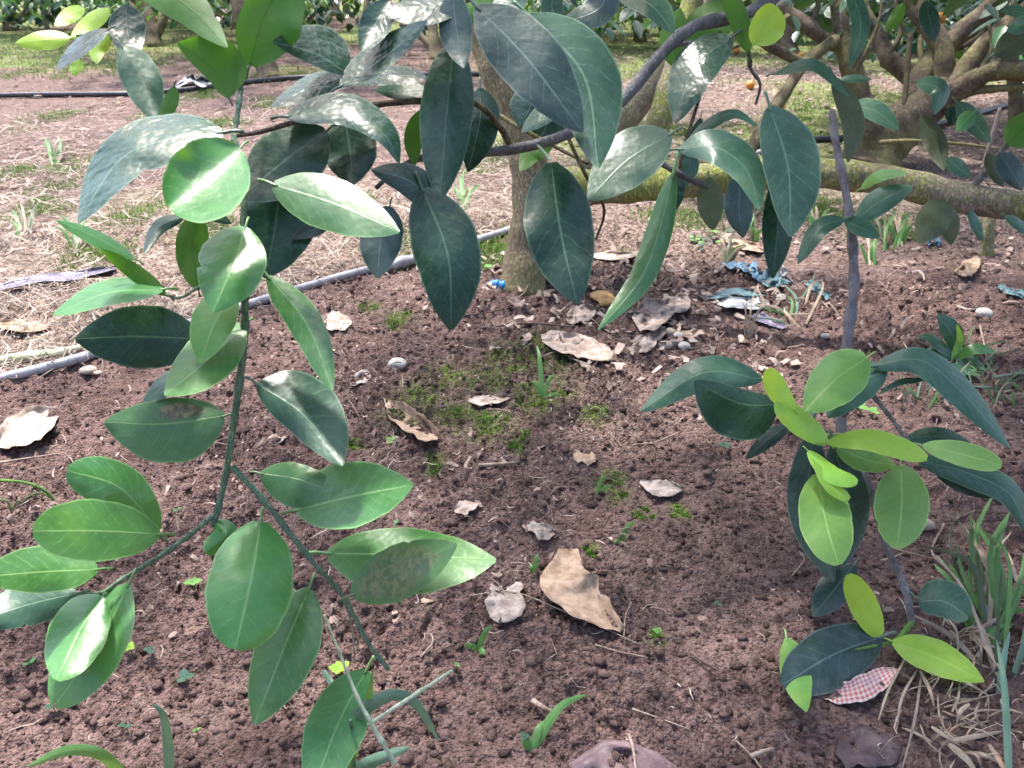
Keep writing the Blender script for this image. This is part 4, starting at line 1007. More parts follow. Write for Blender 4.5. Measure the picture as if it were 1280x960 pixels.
bg_tree('dark-trunked orange tree seen through the crossing branches', 985, 70, [[986, 76, d8, 30, 984, 50, d8, 24, 992, 25, d8, 20, 1006, -20, d8, 16], [985, 55, d8, 14, 965, 25, d8, 12, 950, -10, d8, 10]],
    ((0, 0.3, 1.4), (1.6, 1.3, 1.12), 0.34), 2000, 90, ['dark', 'deep', 'teal'], 0.11, 2)
d7 = gdepth(800, 52)
bg_tree('fresh green orange tree far behind the two upright mossy limbs', 800, 52, [[800, 56, d7, 18, 798, 30, d7, 14, 792, -20, d7, 10]],
    ((0, 0, 1.3), (1.6, 1.3, 1.1), 0.16), 2000, 80, ['young', 'deep', 'mid'], 0.11, 2)
FAR = [(860, 40, 'orange tree far back between the grey branch and the lime leaf'), (1055, 58, 'orange tree far back left of the rising stems'), (1150, 50, 'orange tree far back among the rising stems'), (1238, 66, 'orange tree far back beside the right edge trunk'), (300, 36, 'orange tree far back behind the backlit upright leaf'), (130, 34, 'orange tree far back behind the lime leaf cluster'), (460, 44, 'orange tree far back above the glossy leaves'), (735, 46, 'orange tree far back over the big hanging leaf pair'), (95, 16, 'tree in the farthest row beside the grey post'), (270, 22, 'tree with yellow fruit in the farthest row, left of the big backlit leaf'), (420, 20, 'far tree in shade above the second hose'),
       (640, 26, 'far tree directly behind the near trunk'), (725, 20, 'far tree above the big hanging leaves'), (890, 22, 'far tree behind the grey branch'),
       (1100, 24, 'far tree behind the many-stemmed tree'), (1200, 30, 'far tree behind the rising stems at right'), (1300, 40, 'far tree past the right edge trunk')]
for i, (px, py, lb) in enumerate(FAR):
    d = gdepth(px, py)
    bg_tree(lb, px, py, [[px, py + 3, d, 16, px - 2, py - 18, d, 13, px + 4, py - 60, d, 9]], ((0, 0, 1.3), (1.7, 1.4, 1.08), 0.10), 1500, 25, ['deep', 'dark', 'gloss'] if i % 3 else ['dark', 'deep', 'young'], 0.13, 2 if i in (1, 6, 7) else 0)
# the neighbour whose crown stands out of the picture at right and shades that side
nb_ = empty('orange_tree', (2.0, 1.5, 0), 'neighbouring orange tree just outside the right edge', 'tree')
mb = MB(); mb.tube([[2.0, 1.5, -.02], [2.0, 1.52, .4], [1.95, 1.6, .9], [1.9, 1.7, 1.5], [1.85, 1.75, 2.1]], [.07, .055, .05, .04, .02], 12, 30, .06); mb.build('trunk', M['barkdark'], nb_)
near_crown((1.5, 1.9, 1.75), (1.15, 0.95, 0.75), 900, nb_, 1.05)

for bx, by, lb in [(-2.3, -1.9, 'unseen orange tree added behind the camera, left one'), (0.4, -2.3, 'unseen orange tree added behind the camera, middle one'), (3.0, -1.7, 'unseen orange tree added behind the camera, right one'), (-3.6, 0.9, 'orange tree beyond the left edge of the picture')]:  # row behind the camera added to block sky and darken leaf reflections
    o = empty('orange_tree', (bx, by, 0), lb, 'tree')
    mb = MB(); mb.tube([[bx, by, -.02], [bx + .02, by, .5], [bx - .05, by, 1.1], [bx, by + .05, 2.2]], [.08, .06, .055, .02], 12, 30, .06); mb.build('trunk', M['bark'], o)
    P = crown_pts(2400, (bx, by, 1.7), (1.45, 1.15, 1.2), .35, .3); ax, nr = leaf_dirs(len(P))
    batch_leaves('foliage', P, ax, nr, 0.10 + 0.05 * RNG.random(len(P)), 0.024 + 0.014 * RNG.random(len(P)), M['dark'], o)['kind'] = 'stuff'
# ------------------------------------------------------------------ hoses
def hose(pts, r, mat, label, lift=None, bulge=None):
    P = np.array([gpt(*q) for q in pts]); P[:, 2] = gh(P[:, 0], P[:, 1]) + r * (0.9 if lift is None else lift) + 0.004
    mb = MB(); mb.tube(P, np.full(len(P), r), 12, 14 * len(P), 0.0)
    o = empty('irrigation_hose', P[len(P) // 2].tolist(), label, 'hose')
    mb.build('pipe', M[mat], o)
    if bulge:
        a, b = gpt(bulge[0], bulge[1]), gpt(bulge[2], bulge[3])
        for q in (a, b): q[2] = gh(q[0], q[1]) + r * 1.1 + 0.004
        m2 = MB(); m2.tube([a, a * .7 + b * .3, a * .5 + b * .5, a * .3 + b * .7, b], [r * 1.25, r * 1.35, r * 1.75, r * 1.35, r * 1.25], 14, 24)
        m2.build('coupling', M[mat], o)
    return o
hose(HOSE_PX, 0.0115, 'hose', 'dusty grey irrigation hose running across behind the near leaves', None, (484, 340, 522, 329))
hose([(-60, 124), (60, 122), (160, 121), (230, 116), (300, 107), (360, 101), (430, 98), (520, 97), (620, 95)], 0.017, 'hosedark', 'black irrigation hose lying farther back at upper left')
hose([(900, 192), (960, 184), (1010, 179), (1100, 174), (1190, 155), (1260, 135), (1340, 118)], 0.016, 'hosedark', 'black irrigation hose passing behind the cut purplish stem')

# ------------------------------------------------------------------ flat litter, scraps and stones lying on the soil
def flat(name, mat, pts, wA, wB, label, cat, curl=0.25, lift=0.004, rag=0.22, group=None, a=0.5, b=0.5, crumple=0.25, nu=24, nv=8, sink=0.003):
    """a thin curled piece lying on the ground; pts are x, y, height in cm"""
    P = np.array(pts, float).reshape(-1, 3)
    S = spline(P, nu + 1)
    T = np.gradient(S[:, :2], axis=0); T /= np.linalg.norm(T, axis=1)[:, None]
    A = np.stack([T[:, 1], -T[:, 0]], -1)
    V, UV = [], []
    s1, s2 = random.randrange(1000), random.random() * 50
    mid = S[nu // 2]; dm = gdepth(mid[0], mid[1])
    for i in range(nu + 1):
        t = i / nu; f = prof(min(max(t, .03), .97), a, b)
        for j in range(nv + 1):
            v = -1 + 2 * j / nv
            sv = 3.0 if v > 0 else 0.0
            jag = 1 + rag * 2.2 * (float(fbm(np.array(t * 5 + s2 + sv), np.array(sv), 4, s1)) - 0.5) * 2
            w = (wA if v > 0 else wB) * f * jag
            q = S[i, :2] + A[i] * v * w
            hw = abs(w) / F * dm
            z = lift + S[i, 2] * 0.01 + curl * hw * v * v + crumple * hw * (float(fbm(np.array(t * 4 + s2), np.array(v * 1.6 + s2), 3, s1)) - 0.4) * 2.2
            z += 0.0012 * math.sin(t * 9 + v * 3 + s2)
            V.append(gpt(q[0], q[1], max(z - sink * (0.5 + 0.5 * math.sin(t * 5 + v * 2 + s2)), -0.004))); UV.append((t, v * 0.5 + 0.5))
    w1 = nv + 1
    Fc = [(i * w1 + j, i * w1 + j + 1, (i + 1) * w1 + j + 1, (i + 1) * w1 + j) for i in range(nu) for j in range(nv)]
    V = np.array(V)
    o = mesh_obj(name, V, Fc, M[mat], None, uv=np.array(UV), origin=V[len(V) // 2])
    sm = o.modifiers.new('thickness', 'SOLIDIFY'); sm.thickness = 0.0003
    return tag(o, label, cat, group)
def twig(pts, r, label, mat='twig', group='dry twigs on the soil'):
    P = np.array([gpt(a_, b_, c_ * .01 + r) for a_, b_, c_ in np.array(pts, float).reshape(-1, 3)])
    mb = MB(); mb.tube(P, np.linspace(r, r * .6, len(P)), 6, 8 * len(P), .12)
    return tag(mb.build('twig', M[mat], None, origin=P[0]), label, 'twig', group)
DL = 'dead leaves lying on the soil'
def dl(mat, pts, wA, wB, label, **k): return flat('dead_leaf', mat, pts, wA, wB, label, 'dead leaf', group=DL, **k)
dl('paleleaf', [-8, 556, .4, 30, 535, 1.0, 73, 514, .5], 20, 18, 'broad pale dead leaf at the left edge, below the hose', curl=.5, crumple=.3)
dl('dryleaf', [484, 503, .3, 515, 528, .8, 549, 546, .6], 14, 15, 'rolled tan dead leaf lying beside the mossy patch', curl=1.1)
dl('paleleaf', [568, 638, .2, 583, 632, .5, 598, 624, .3], 9, 9, 'small oval whitish dead leaf alone on the soil', curl=.4)
dl('greyleaf', [618, 776, .2, 634, 750, .8, 640, 722, .4], 23, 20, 'ragged grey skeleton leaf just left of the large tan leaf', curl=.2, crumple=.35, rag=.3)
dl('dryleaf', [709, 686, 1.6, 712, 735, 1.5, 778, 787, .3], 30, 26, 'largest tan dead leaf, lying curled in the middle of the soil', curl=.35, crumple=.35, a=.4, b=.7)
dl('greyleaf', [660, 654, .2, 676, 662, .5, 694, 664, .2], 10, 10, 'small torn grey leaf below the small oval leaf', crumple=.4, rag=.35)
dl('paleleaf', [402, 404, .5, 420, 402, .8, 440, 402, .4], 11, 10, 'pinkish dead leaf piece near the hose at left', crumple=.2)
dl('purpleleaf', [712, 958, .3, 785, 938, .8, 856, 975, .3], 12, 46, 'purplish brown dead leaf cut off by the bottom edge', curl=-.12, crumple=.55, rag=.3)
twig([786, 918, 1.6, 792, 940, 1.6, 797, 985, 1.2], .0022, 'straight pale stick lying over the purplish brown leaf')
dl('plum', [1046, 928, .2, 1085, 935, .5, 1124, 944, .2], 27, 28, 'dark plum round dead leaf pressed flat near the bottom right', curl=-.02, a=.4, b=.4)
dl('greyleaf', [800, 602, .2, 826, 610, .5, 852, 612, .3], 9, 9, 'flat whitish grey flake right of the moss, in the brown soil', crumple=.4)
dl('paleleaf', [676, 424, .6, 715, 428, 1.2, 766, 448, .4], 15, 14, 'long pale crumpled leaf in front of the trunk foot', crumple=.5)
dl('paleleaf', [794, 404, .5, 825, 386, 1.4, 862, 376, .8], 17, 19, 'crumpled grey white leaf heap right of the trunk', crumple=.8, rag=.3, a=.35, b=.4)
dl('greyleaf', [788, 442, .2, 808, 426, .9, 832, 410, .5], 9, 10, 'narrow grey leaf under the crumpled heap', crumple=.6)
dl('dryleaf', [836, 413, .4, 866, 416, .8, 895, 421, .2], 6, 6, 'narrow tan leaf beside the pebbles', curl=.4)
dl('paleleaf', [586, 501, .3, 612, 500, .6, 641, 494, .3], 7, 6, 'thin whitish leaf among the moss', crumple=.4)
dl('paleleaf', [708, 400, .5, 727, 393, 1.2, 744, 386, .5], 12, 10, 'pink upturned leaf below the tip of the big hanging leaf', crumple=.6)
dl('dryleaf', [903, 303, .3, 930, 306, .7, 958, 313, .3], 6, 5, 'long orange tan leaf under the blue hanging leaf', curl=.4)
dl('dryleaf', [1194, 340, .3, 1211, 334, .9, 1224, 322, .4], 10, 11, 'folded tan leaf on bare soil right of the olive leaves', crumple=.4)
dl('dryleaf', [516, 748, .3, 535, 744, .6, 556, 738, .2], 9, 9, 'tan leaf half hidden under the lower green leaf pair', crumple=.3)
dl('greyleaf', [438, 480, .3, 450, 473, .8, 464, 466, .3], 8, 8, 'small grey upturned leaf left of the white pebble', crumple=.5)
dl('paleleaf', [330, 556, .3, 345, 549, .5, 360, 543, .2], 6, 6, 'small whitish flake left of the blue green leaf', crumple=.4)
dl('brownleaf', [230, 793, .3, 246, 781, .5, 260, 769, .2], 9, 8, 'small brown leaf left of the big round leaf', curl=.3)
dl('dryleaf', [-10, 404, .5, 25, 407, .8, 62, 408, .3], 7, 7, 'long straw coloured leaf lying in the straw at left', curl=.4)
dl('greyleaf', [1180, 388, .2, 1200, 380, .4, 1222, 384, .2], 6, 6, 'grey flaky leaf above the pale pebble at right', crumple=.5)
dl('paleleaf', [740, 320, .3, 790, 318, .7, 808, 314, .3], 5, 5, 'pale narrow leaf on the soil right of the trunk', crumple=.4)
dl('dryleaf', [745, 575, .1, 735, 572, .3, 715, 566, .1], 10, 9, 'beige weathered leaf sunk in soil below the moss', crumple=.3)
# scraps
flat('plastic_scrap', 'bluep', [903, 329, .4, 925, 331, 1.0, 946, 336, .4], 6, 5, 'flat blue plastic scrap, leftmost of the blue scraps', 'plastic scrap', crumple=1.1, rag=.5, a=.35, b=.35, group='plastic scraps on the soil')
flat('plastic_scrap', 'bluep', [939, 328, 1.0, 946, 340, 1.0, 951, 353, .2], 7, 6, 'upright folded blue plastic scrap by the hanging leaf tip', 'plastic scrap', crumple=1.1, rag=.5, a=.35, b=.35, group='plastic scraps on the soil')
flat('plastic_scrap', 'tealp', [952, 352, .5, 970, 348, 1.2, 988, 354, .4], 8, 7, 'tangled pale teal plastic scrap right of the blue ones', 'plastic scrap', crumple=1.1, rag=.6, a=.35, b=.35, group='plastic scraps on the soil')
flat('plastic_scrap', 'tealp', [1008, 354, .3, 1024, 362, .8, 1040, 371, .2], 6, 6, 'dark teal plastic strip left of the purplish stem', 'plastic scrap', crumple=1.1, rag=.5, a=.35, b=.35, group='plastic scraps on the soil')
flat('plastic_scrap', 'tealp', [886, 372, .6, 920, 364, 1.6, 958, 368, .6], 5, 5, 'dark teal curved strip behind the white scrap', 'plastic scrap', curl=.6, group='plastic scraps on the soil')
flat('plastic_scrap', 'whitep', [892, 375, .4, 925, 378, 1.0, 962, 379, .3], 9, 9, 'long white plastic scrap with a rounded end', 'plastic scrap', curl=.5, group='plastic scraps on the soil')
flat('plastic_scrap', 'purplep', [938, 394, .3, 960, 401, .7, 984, 410, .2], 7, 6, 'dark purple plastic strip below the white scrap', 'plastic scrap', curl=.4, group='plastic scraps on the soil')
flat('plastic_scrap', 'bluep', [1158, 297, .5, 1166, 301, .9, 1176, 306, .3], 7, 6, 'small light blue scrap under the olive leaves', 'plastic scrap', crumple=1.1, rag=.5, a=.35, b=.35, group='plastic scraps on the soil')
flat('plastic_scrap', 'tealp', [1248, 357, .4, 1264, 364, .8, 1282, 372, .3], 6, 5, 'teal scrap at the right edge on bare soil', 'plastic scrap', crumple=1.1, rag=.5, a=.35, b=.35, group='plastic scraps on the soil')
flat('plastic_scrap', 'whitep', [968, 338, 1.0, 974, 342, 1.3, 984, 340, 1.0], 8, 6, 'small square whitish scrap right of the hanging leaf tip', 'plastic scrap', crumple=1.1, rag=.5, a=.35, b=.35, group='plastic scraps on the soil')
flat('plastic_scrap', 'whitep', [218, 108, .5, 238, 101, 3.0, 266, 107, .5], 10, 4, 'bright white sheet standing behind the black hose', 'plastic scrap', crumple=1.1, rag=.5, a=.35, b=.35, group='plastic scraps on the soil')
flat('plastic_strip', 'purplep', [-20, 364, .8, 48, 348, 1.2, 90, 345, .6, 145, 334, .6], 6, 5, 'long purplish grey plastic strip lying in the straw', 'plastic strip', curl=.4)
flat('peel', 'ochre', [738, 369, .6, 755, 373, 1.4, 772, 379, .5], 9, 8, 'ochre piece of dried peel right of the trunk', 'peel', curl=-.4)
flat('cloth_scrap', 'check', [1030, 868, .3, 1072, 860, 1.0, 1122, 836, .4], 13, 17, 'red and white checked scrap under the bluish leaf', 'cloth scrap', curl=.3, crumple=.3)
def pebble(px, py, r, mat, label, group=None, flatn=.75):
    p = gpt(px, py); d = gdepth(px, py); rr = r / F * d
    bm = bmesh.new(); bmesh.ops.create_icosphere(bm, subdivisions=3, radius=1)
    V = np.array([v.co[:] for v in bm.verts]); Fc = [tuple(v.index for v in f.verts) for f in bm.faces]; bm.free()
    s = random.randrange(999)
    k = 0.86 + 0.28 * vnoise(V[:, 0] * 1.4 + V[:, 2] * 1.1 + 5, V[:, 1] * 1.4 - V[:, 2] + 9, s)
    V = V * k[:, None] * np.array([1.15, .95, flatn]) * rr
    c = p + np.array([0, 0, rr * .45 + .004])
    return tag(mesh_obj('pebble', V + c, Fc, M[mat], None, origin=c), label, 'pebble', group)
pebble(497, 461, 10, 'stone', 'white pebble at the left end of the moss')
pebble(1229, 397, 9, 'stone', 'pale oval pebble on bare soil at the right')
pebble(1156, 662, 9, 'beigestone', 'beige pebble beside the pale green oval leaf')
pebble(1031, 424, 5, 'stone', 'tiny white pebble just left of the purplish stem')
pebble(975, 376, 6, 'stone', 'small white pebble right of the white scrap')
for q, (px, py, r, lb) in enumerate([(836, 420, 7, 'topmost pebble of the small heap below the crumpled grey leaf'), (848, 424, 6, 'pebble of the small heap touching the narrow tan leaf'), (842, 433, 6, 'pebble in the middle of the small heap below the crumpled grey leaf'),
        (855, 437, 7, 'lowest right pebble of the small heap below the narrow tan leaf'), (831, 437, 8, 'biggest pebble, at the lower left of the small heap'), (821, 429, 5, 'leftmost pebble of the small heap beside the narrow grey leaf'), (863, 428, 5, 'rightmost small pebble of the heap under the narrow tan leaf')]):
    pebble(px, py, r, 'stone' if q % 2 else 'beigestone', lb, 'pebbles in the heap')
pebble(112, 468, 9, 'beigestone', 'flat brown stone just below the hose at left, the larger of two', None, .5)
pebble(123, 470, 5, 'beigestone', 'flat brown stone just below the hose at left, the smaller of two', None, .5)
# blue ribbed connector
ca, cb = gpt(616, 355, .008), gpt(641, 359, .008)
M['bluecon'] = simple_mat('blue_connector', (0.02, 0.19, 0.50), (0.03, 0.25, 0.58), 90, 0.4, 0.2, 0.001, 0.5)
con = empty('pipe_connector', ca.tolist(), 'small bright blue ribbed pipe connector at the trunk foot', 'connector')
mb = MB(); k = np.linspace(0, 1, 13)
mb.tube([ca * (1 - t) + cb * t for t in k], [.0125 if i % 4 < 2 else .0148 for i in range(13)], 14, 40); mb.build('body', M['bluecon'], con)
mb = MB(); mb.tube([ca, ca + (ca - cb) * .12], [.009, .009], 12, 4); mb.build('nozzle', M['bluecon'], con)
# cut green stem in the straw
P = [gpt(-30, 458, .012), gpt(20, 448, .014), gpt(70, 442, .014), gpt(102, 434, .012)]
mb = MB(); mb.tube(P, [.011, .013, .012, .008], 12, 30, .05)
tag(mb.build('cut_stem', M['cutstem'], None, origin=P[1]), 'thick pale green cut stem lying beside the hose at left', 'plant stem')
P = gpt(60, 40)
mb = MB(); mb.tube([P, P + np.array([0, 0, .6]), P + np.array([0, 0, 1.9])], [.03, .03, .03], 10, 6)
tag(mb.build('post', M['post'], None, origin=P), 'slim grey post in the far left row', 'post')
pb = gpt(1234, 318)
mb = MB(); mb.tube([pb - np.array([0, 0, .02]), at(1235, 290, gdepth(1234, 318) - .02), at(1238, 262, gdepth(1234, 318) - .03)], [.024, .019, .017], 10, 16, .08)
tag(mb.build('prop', M['barkmoss'], None, origin=pb), 'short mossy prop standing under the right end of the low limb', 'prop')

# ------------------------------------------------------------------ twigs on the ground
twig([578, 746, .6, 640, 740, 1.2, 700, 762, 1.0, 748, 782, .6, 800, 806, .5], .0013, 'long thin dry stalk running past the largest tan leaf')
twig([744, 806, .6, 775, 815, .9, 806, 821, .5], .0016, 'short pale stalk right below the largest tan leaf')
twig([527, 820, .6, 541, 802, .9, 536, 786, .6], .0018, 'hooked twig on dark soil below the sooty leaf')
twig([550, 806, .4, 556, 792, .5], .0014, 'tiny twig right of the hooked twig')
twig([666, 876, .5, 678, 884, 1.0, 690, 890, .5], .004, 'stubby pale stick above the two-blade grass seedling')
twig([588, 572, .5, 582, 584, .8, 590, 586, .3], .004, 'short thick stick right of the rolled tan leaf')
twig([598, 582, .5, 625, 580, .9, 646, 578, .5], .004, 'fat dry twig below the moss')
twig([480, 498, .6, 492, 540, .9, 484, 572, .5], .0013, 'thin stalk left of the rolled tan leaf')
twig([864, 816, .4, 880, 828, .7, 898, 838, .3], .0022, 'short dark stick right of the faint moss spot', 'darktwig')
twig([938, 946, .4, 952, 940, .7, 966, 936, .3], .0035, 'short pale stick near the bottom, left of the plum leaf')
twig([790, 886, .3, 830, 900, .5, 862, 912, .3], .0015, 'thin grey stalk near the bottom right of centre')
twig([920, 926, .3, 940, 945, .6, 955, 965, .3], .0014, 'thin stalk at the bottom edge, left of the short pale stick')
twig([672, 448, .5, 700, 440, 1.2, 742, 452, .8], .002, 'bent twig across the long pale crumpled leaf')
twig([600, 410, .5, 660, 404, 1.5, 720, 408, 1.0, 766, 400, .5], .003, 'long root-like twig in front of the trunk foot', 'darktwig')
twig([648, 372, .6, 656, 365, 1.4, 660, 356, 2.5], .0022, 'twig leaning on the trunk foot')
twig([560, 395, .4, 600, 392, .9, 640, 384, .4], .0025, 'twig lying left of the trunk foot', 'darktwig')
twig([395, 312, .6, 420, 330, .9, 430, 322, .5], .0016, 'fine twig in the straw by the bluish hanging leaf')
twig([850, 540, .5, 820, 552, .9, 790, 556, .4], .0016, 'thin twig below the leftmost sapling leaf')
twig([780, 795, .3, 782, 770, .6, 790, 752, .3], .0012, 'upright fibre beside the largest tan leaf')
twig([400, 820, .4, 425, 812, .6, 433, 800, .3], .0015, 'small twig left of the grass clump')
twig([0, 578, .5, 40, 572, .9, 80, 566, .4], .002, 'dry stalk at the left edge below the broad pale leaf')
twig([990, 720, .3, 1005, 700, .6, 1000, 690, .3], .0016, 'small twig left of the dark sapling leaves')
twig([1112, 684, .6, 1140, 692, 1.2, 1176, 700, .5], .0014, 'thin pale stalk under the right sapling twig')
twig([1225, 408, .5, 1232, 440, 2.2, 1236, 470, .5], .0022, 'pale stalk standing by the leafy weed')
twig([1090, 360, .6, 1140, 372, 1.2, 1200, 380, .5], .003, 'dark twig on the soil right of the purplish stem', 'darktwig')
twig([840, 440, .3, 905, 430, .6, 940, 440, .3], .0016, 'thin rootlet right of the pebble heap')
twig([1180, 655, .4, 1165, 690, .7, 1188, 715, .3], .0018, 'dry stalk left of the right-hand grass clump')

# ------------------------------------------------------------------ grass clumps and seedlings, blade by blade
def blade(mat, pts, w, parent, fold=.25, tilt=.2):
    """pts x, y, depth"""
    return leaf(mat, w, w, tilt, fold, pts, parent, 'blade', a=.28, b=.55, ruf=.0, pet=0, nu=14, nv=4)
def gblade(mat, base, tip, h, w, parent, arch=.5, lean=0):
    """a blade from a ground pixel to another pixel, standing h metres high at its tip"""
    d0 = gdepth(*base); 
    d1 = gdepth(tip[0], tip[1], h) if h is not None else d0
    mx, my = (base[0] + tip[0]) / 2 + lean, min(base[1], tip[1]) * arch + (base[1] + tip[1]) / 2 * (1 - arch)
    return blade(mat, [base[0], base[1], d0, mx, my, (d0 + d1) / 2 - .004, tip[0], tip[1], d1], w, parent)
def plant(name, px, py, label, cat, group=None):
    return empty(name, gpt(px, py).tolist(), label, cat, group)
# centre bottom clump
g = plant('grass_clump', 440, 960, 'grass clump with two pale straight stems at the bottom, left of centre', 'grass')
dg = gdepth(440, 985)
blade('bladeblue', [396, 985, dg-.05, 440, 902, dg-.12, 490, 868, dg-.14, 522, 882, dg-.14, 548, 926, dg-.12], 9, g)
blade('bladeblue', [420, 975, dg-.05, 470, 950, dg-.08, 512, 934, dg-.09], 9, g)
blade('blade', [430, 985, dg-.06, 445, 930, dg-.1, 462, 866, dg-.13, 466, 836, dg-.13], 5, g)
blade('bladeblue', [440, 990, dg-.06, 432, 930, dg-.08, 425, 900, dg-.1], 8, g)
blade('bladeblue', [404, 838, dg-.06, 418, 858, dg-.07, 432, 868, dg-.08], 4, g)
stem('stem', [405, 768, dg-.16, 3, 430, 830, dg-.16, 4, 446, 870, dg-.16, 5, 464, 904, dg-.16, 6, 494, 955, dg-.15, 6], 'palestem', g, 7)
stem('stem', [460, 906, dg-.15, 5, 510, 874, dg-.15, 5.5, 566, 838, dg-.14, 4], 'palestem', g, 7)
stem('stem', [445, 985, dg-.06, 4, 441, 930, dg-.1, 4, 438, 900, dg-.14, 4], 'greenstem', g, 6)
g = plant('grass_seedling', 208, 965, 'single pale upright grass blade near the bottom left', 'grass')
dd = gdepth(210, 975); blade('bladeblue', [211, 980, dd, 210, 930, dd-.02, 203, 892, dd-.04, 190, 880, dd-.04], 7, g)
g = plant('grass_seedling', 150, 968, 'arched green grass blade along the bottom left edge', 'grass')
dd = gdepth(150, 975); blade('blade', [165, 985, dd, 130, 945, dd-.03, 85, 938, dd-.04, 35, 958, dd-.03], 8, g)
g = plant('grass_seedling', 662, 938, 'two-bladed green grass seedling at the bottom middle', 'grass')
gblade('blade', (664, 940), (732, 868), .03, 6, g); gblade('blade', (664, 940), (684, 900), .02, 5, g); gblade('blade', (662, 938), (652, 922), .01, 6, g)
g = plant('grass_seedling', 678, 498, 'thin upright grass seedling in the brightest moss', 'grass')
gblade('blade', (678, 498), (671, 432), .09, 3, g); gblade('blade', (679, 498), (692, 468), .04, 3, g); gblade('blade', (678, 498), (664, 476), .03, 3, g); gblade('blade', (679, 500), (700, 492), .02, 3, g)
g = plant('grass_seedling', 776, 680, 'small grass seedling above the largest tan leaf', 'grass')
gblade('blade', (774, 682), (794, 652), .03, 4, g); gblade('blade', (774, 682), (768, 676), .01, 4, g)
g = plant('grass_seedling', 596, 806, 'small grass seedling right of the hooked twig', 'grass')
gblade('blade', (598, 812), (616, 782), .03, 4, g); gblade('blade', (598, 812), (580, 806), .01, 4, g); gblade('blade', (598, 812), (606, 818), .01, 4, g)
g = plant('grass_seedling', 745, 622, 'arched grass seedling in the faint moss right of centre', 'grass')
gblade('blade', (745, 622), (758, 596), .03, 3, g, .8); gblade('blade', (748, 622), (764, 606), .02, 3, g)
g = plant('grass_seedling', 670, 720, 'yellowish grass seedling above the ragged grey leaf', 'grass')
gblade('blade', (668, 722), (672, 692), .03, 4, g); gblade('blade', (668, 722), (662, 706), .02, 3, g)
for i, (px, py, lb) in enumerate([(580, 262, 'grass tuft in the straw left of the trunk'), (1090, 330, 'grass tuft right of the purplish stem'), (1020, 290, 'grass tuft behind the small hanging leaf'),
        (945, 300, 'grass tuft by the long orange tan leaf'), (1125, 305, 'grass tuft behind the olive leaves'), (910, 330, 'grass tuft among the blue scraps'), (95, 310, 'yellow grass tuft in the straw at left'),
        (70, 205, 'yellow grass tuft in the green patch at upper left'), (935, 420, 'grey dry grass tuft below the white scrap'), (30, 300, 'grass tuft at the left edge in the straw'), (1110, 310, 'grass tuft left of the olive leaves')]):
    g = plant('grass_tuft', px, py, lb, 'grass', 'small grass tufts behind the bare soil')
    sc_ = 1 if py > 250 else .7
    for _ in range(7):
        if px == 935: gblade('dryblade', (px + random.uniform(-5, 5), py + 4), (px + random.uniform(-22, 26), py - random.uniform(20, 62)), .07, 1.2, g)
        else: gblade(random.choice(['blade', 'blade', 'dryblade', 'olive']), (px + random.uniform(-6, 6), py + random.uniform(-2, 4)), (px + random.uniform(-26, 26) * sc_, py - random.uniform(18, 50) * sc_), .06, 2.2, g)
# right-hand clump of broad grass with dead blades
g = plant('grass_clump', 1245, 800, 'tall broad-bladed grass clump at the right edge', 'grass')
RB = [((1262, 985), (1246, 800), 9, 'bladeblue'), ((1245, 800), (1196, 680), 6, 'blade'), ((1252, 800), (1262, 640), 8, 'blade'), ((1240, 805), (1280, 690), 7, 'blade'), ((1235, 800), (1214, 640), 6, 'blade'),
      ((1255, 790), (1240, 660), 8, 'blade'), ((1240, 800), (1200, 740), 7, 'bladeblue'), ((1230, 810), (1180, 845), 7, 'bladeblue'), ((1240, 790), (1290, 760), 7, 'blade'), ((1260, 800), (1290, 640), 6, 'blade'),
      ((1225, 800), (1184, 700), 5, 'blade'), ((1250, 780), (1232, 690), 9, 'blade'), ((1265, 850), (1285, 760), 8, 'bladeblue'), ((1238, 800), (1222, 730), 8, 'blade'), ((1215, 800), (1222, 650), 5, 'blade'),
      ((1270, 700), (1225, 630), 5, 'olive'), ((1248, 870), (1262, 790), 8, 'bladeblue'), ((1244, 790), (1268, 600), 6, 'blade'), ((1222, 780), (1196, 640), 4, 'olive'), ((1268, 820), (1290, 700), 7, 'blade')]
for b_, t_, w_, m_ in RB[::2] + RB[1:4]: gblade(m_, b_, t_, max(.01, (b_[1] - t_[1]) * .0006), w_ * .55, g, .35, random.uniform(-26, 22) if w_ < 9 else random.uniform(-6, 6))
RB = RB[:1]
for _ in range(20):
    bx, by = random.gauss(1242, 18), random.gauss(806, 22)
    tx, ty = bx + random.gauss(-8, 42), by - random.uniform(20, 190)
    gblade(random.choice(['blade', 'blade', 'bladeblue', 'deep', 'dryblade', 'dryblade', 'olive']), (bx, by), (min(tx, 1310), ty), max(.008, (by - ty) * .0005), random.uniform(2, 4.2), g, random.uniform(.1, .6), random.uniform(-24, 24))
dgr = plant('dry_grass', 1180, 880, 'dead bleached grass fanned over the soil at the bottom right', 'dry grass')
for _ in range(90):
    x0, y0 = random.gauss(1200, 34), random.gauss(850, 52); a_ = random.uniform(0, 6.28); l_ = random.uniform(14, 62)
    x1, y1 = x0 + l_ * math.cos(a_), y0 + l_ * .7 * math.sin(a_)
    blade('dryblade', [x0, y0, gdepth(x0, y0, .004), (x0 + x1) / 2 + random.uniform(-9, 9), (y0 + y1) / 2 + random.uniform(-9, 3), gdepth((x0 + x1) / 2, (y0 + y1) / 2, random.uniform(.006, .03)), x1, y1, gdepth(x1, y1, .005)], random.uniform(.6, 1.7), dgr, .3, .5)
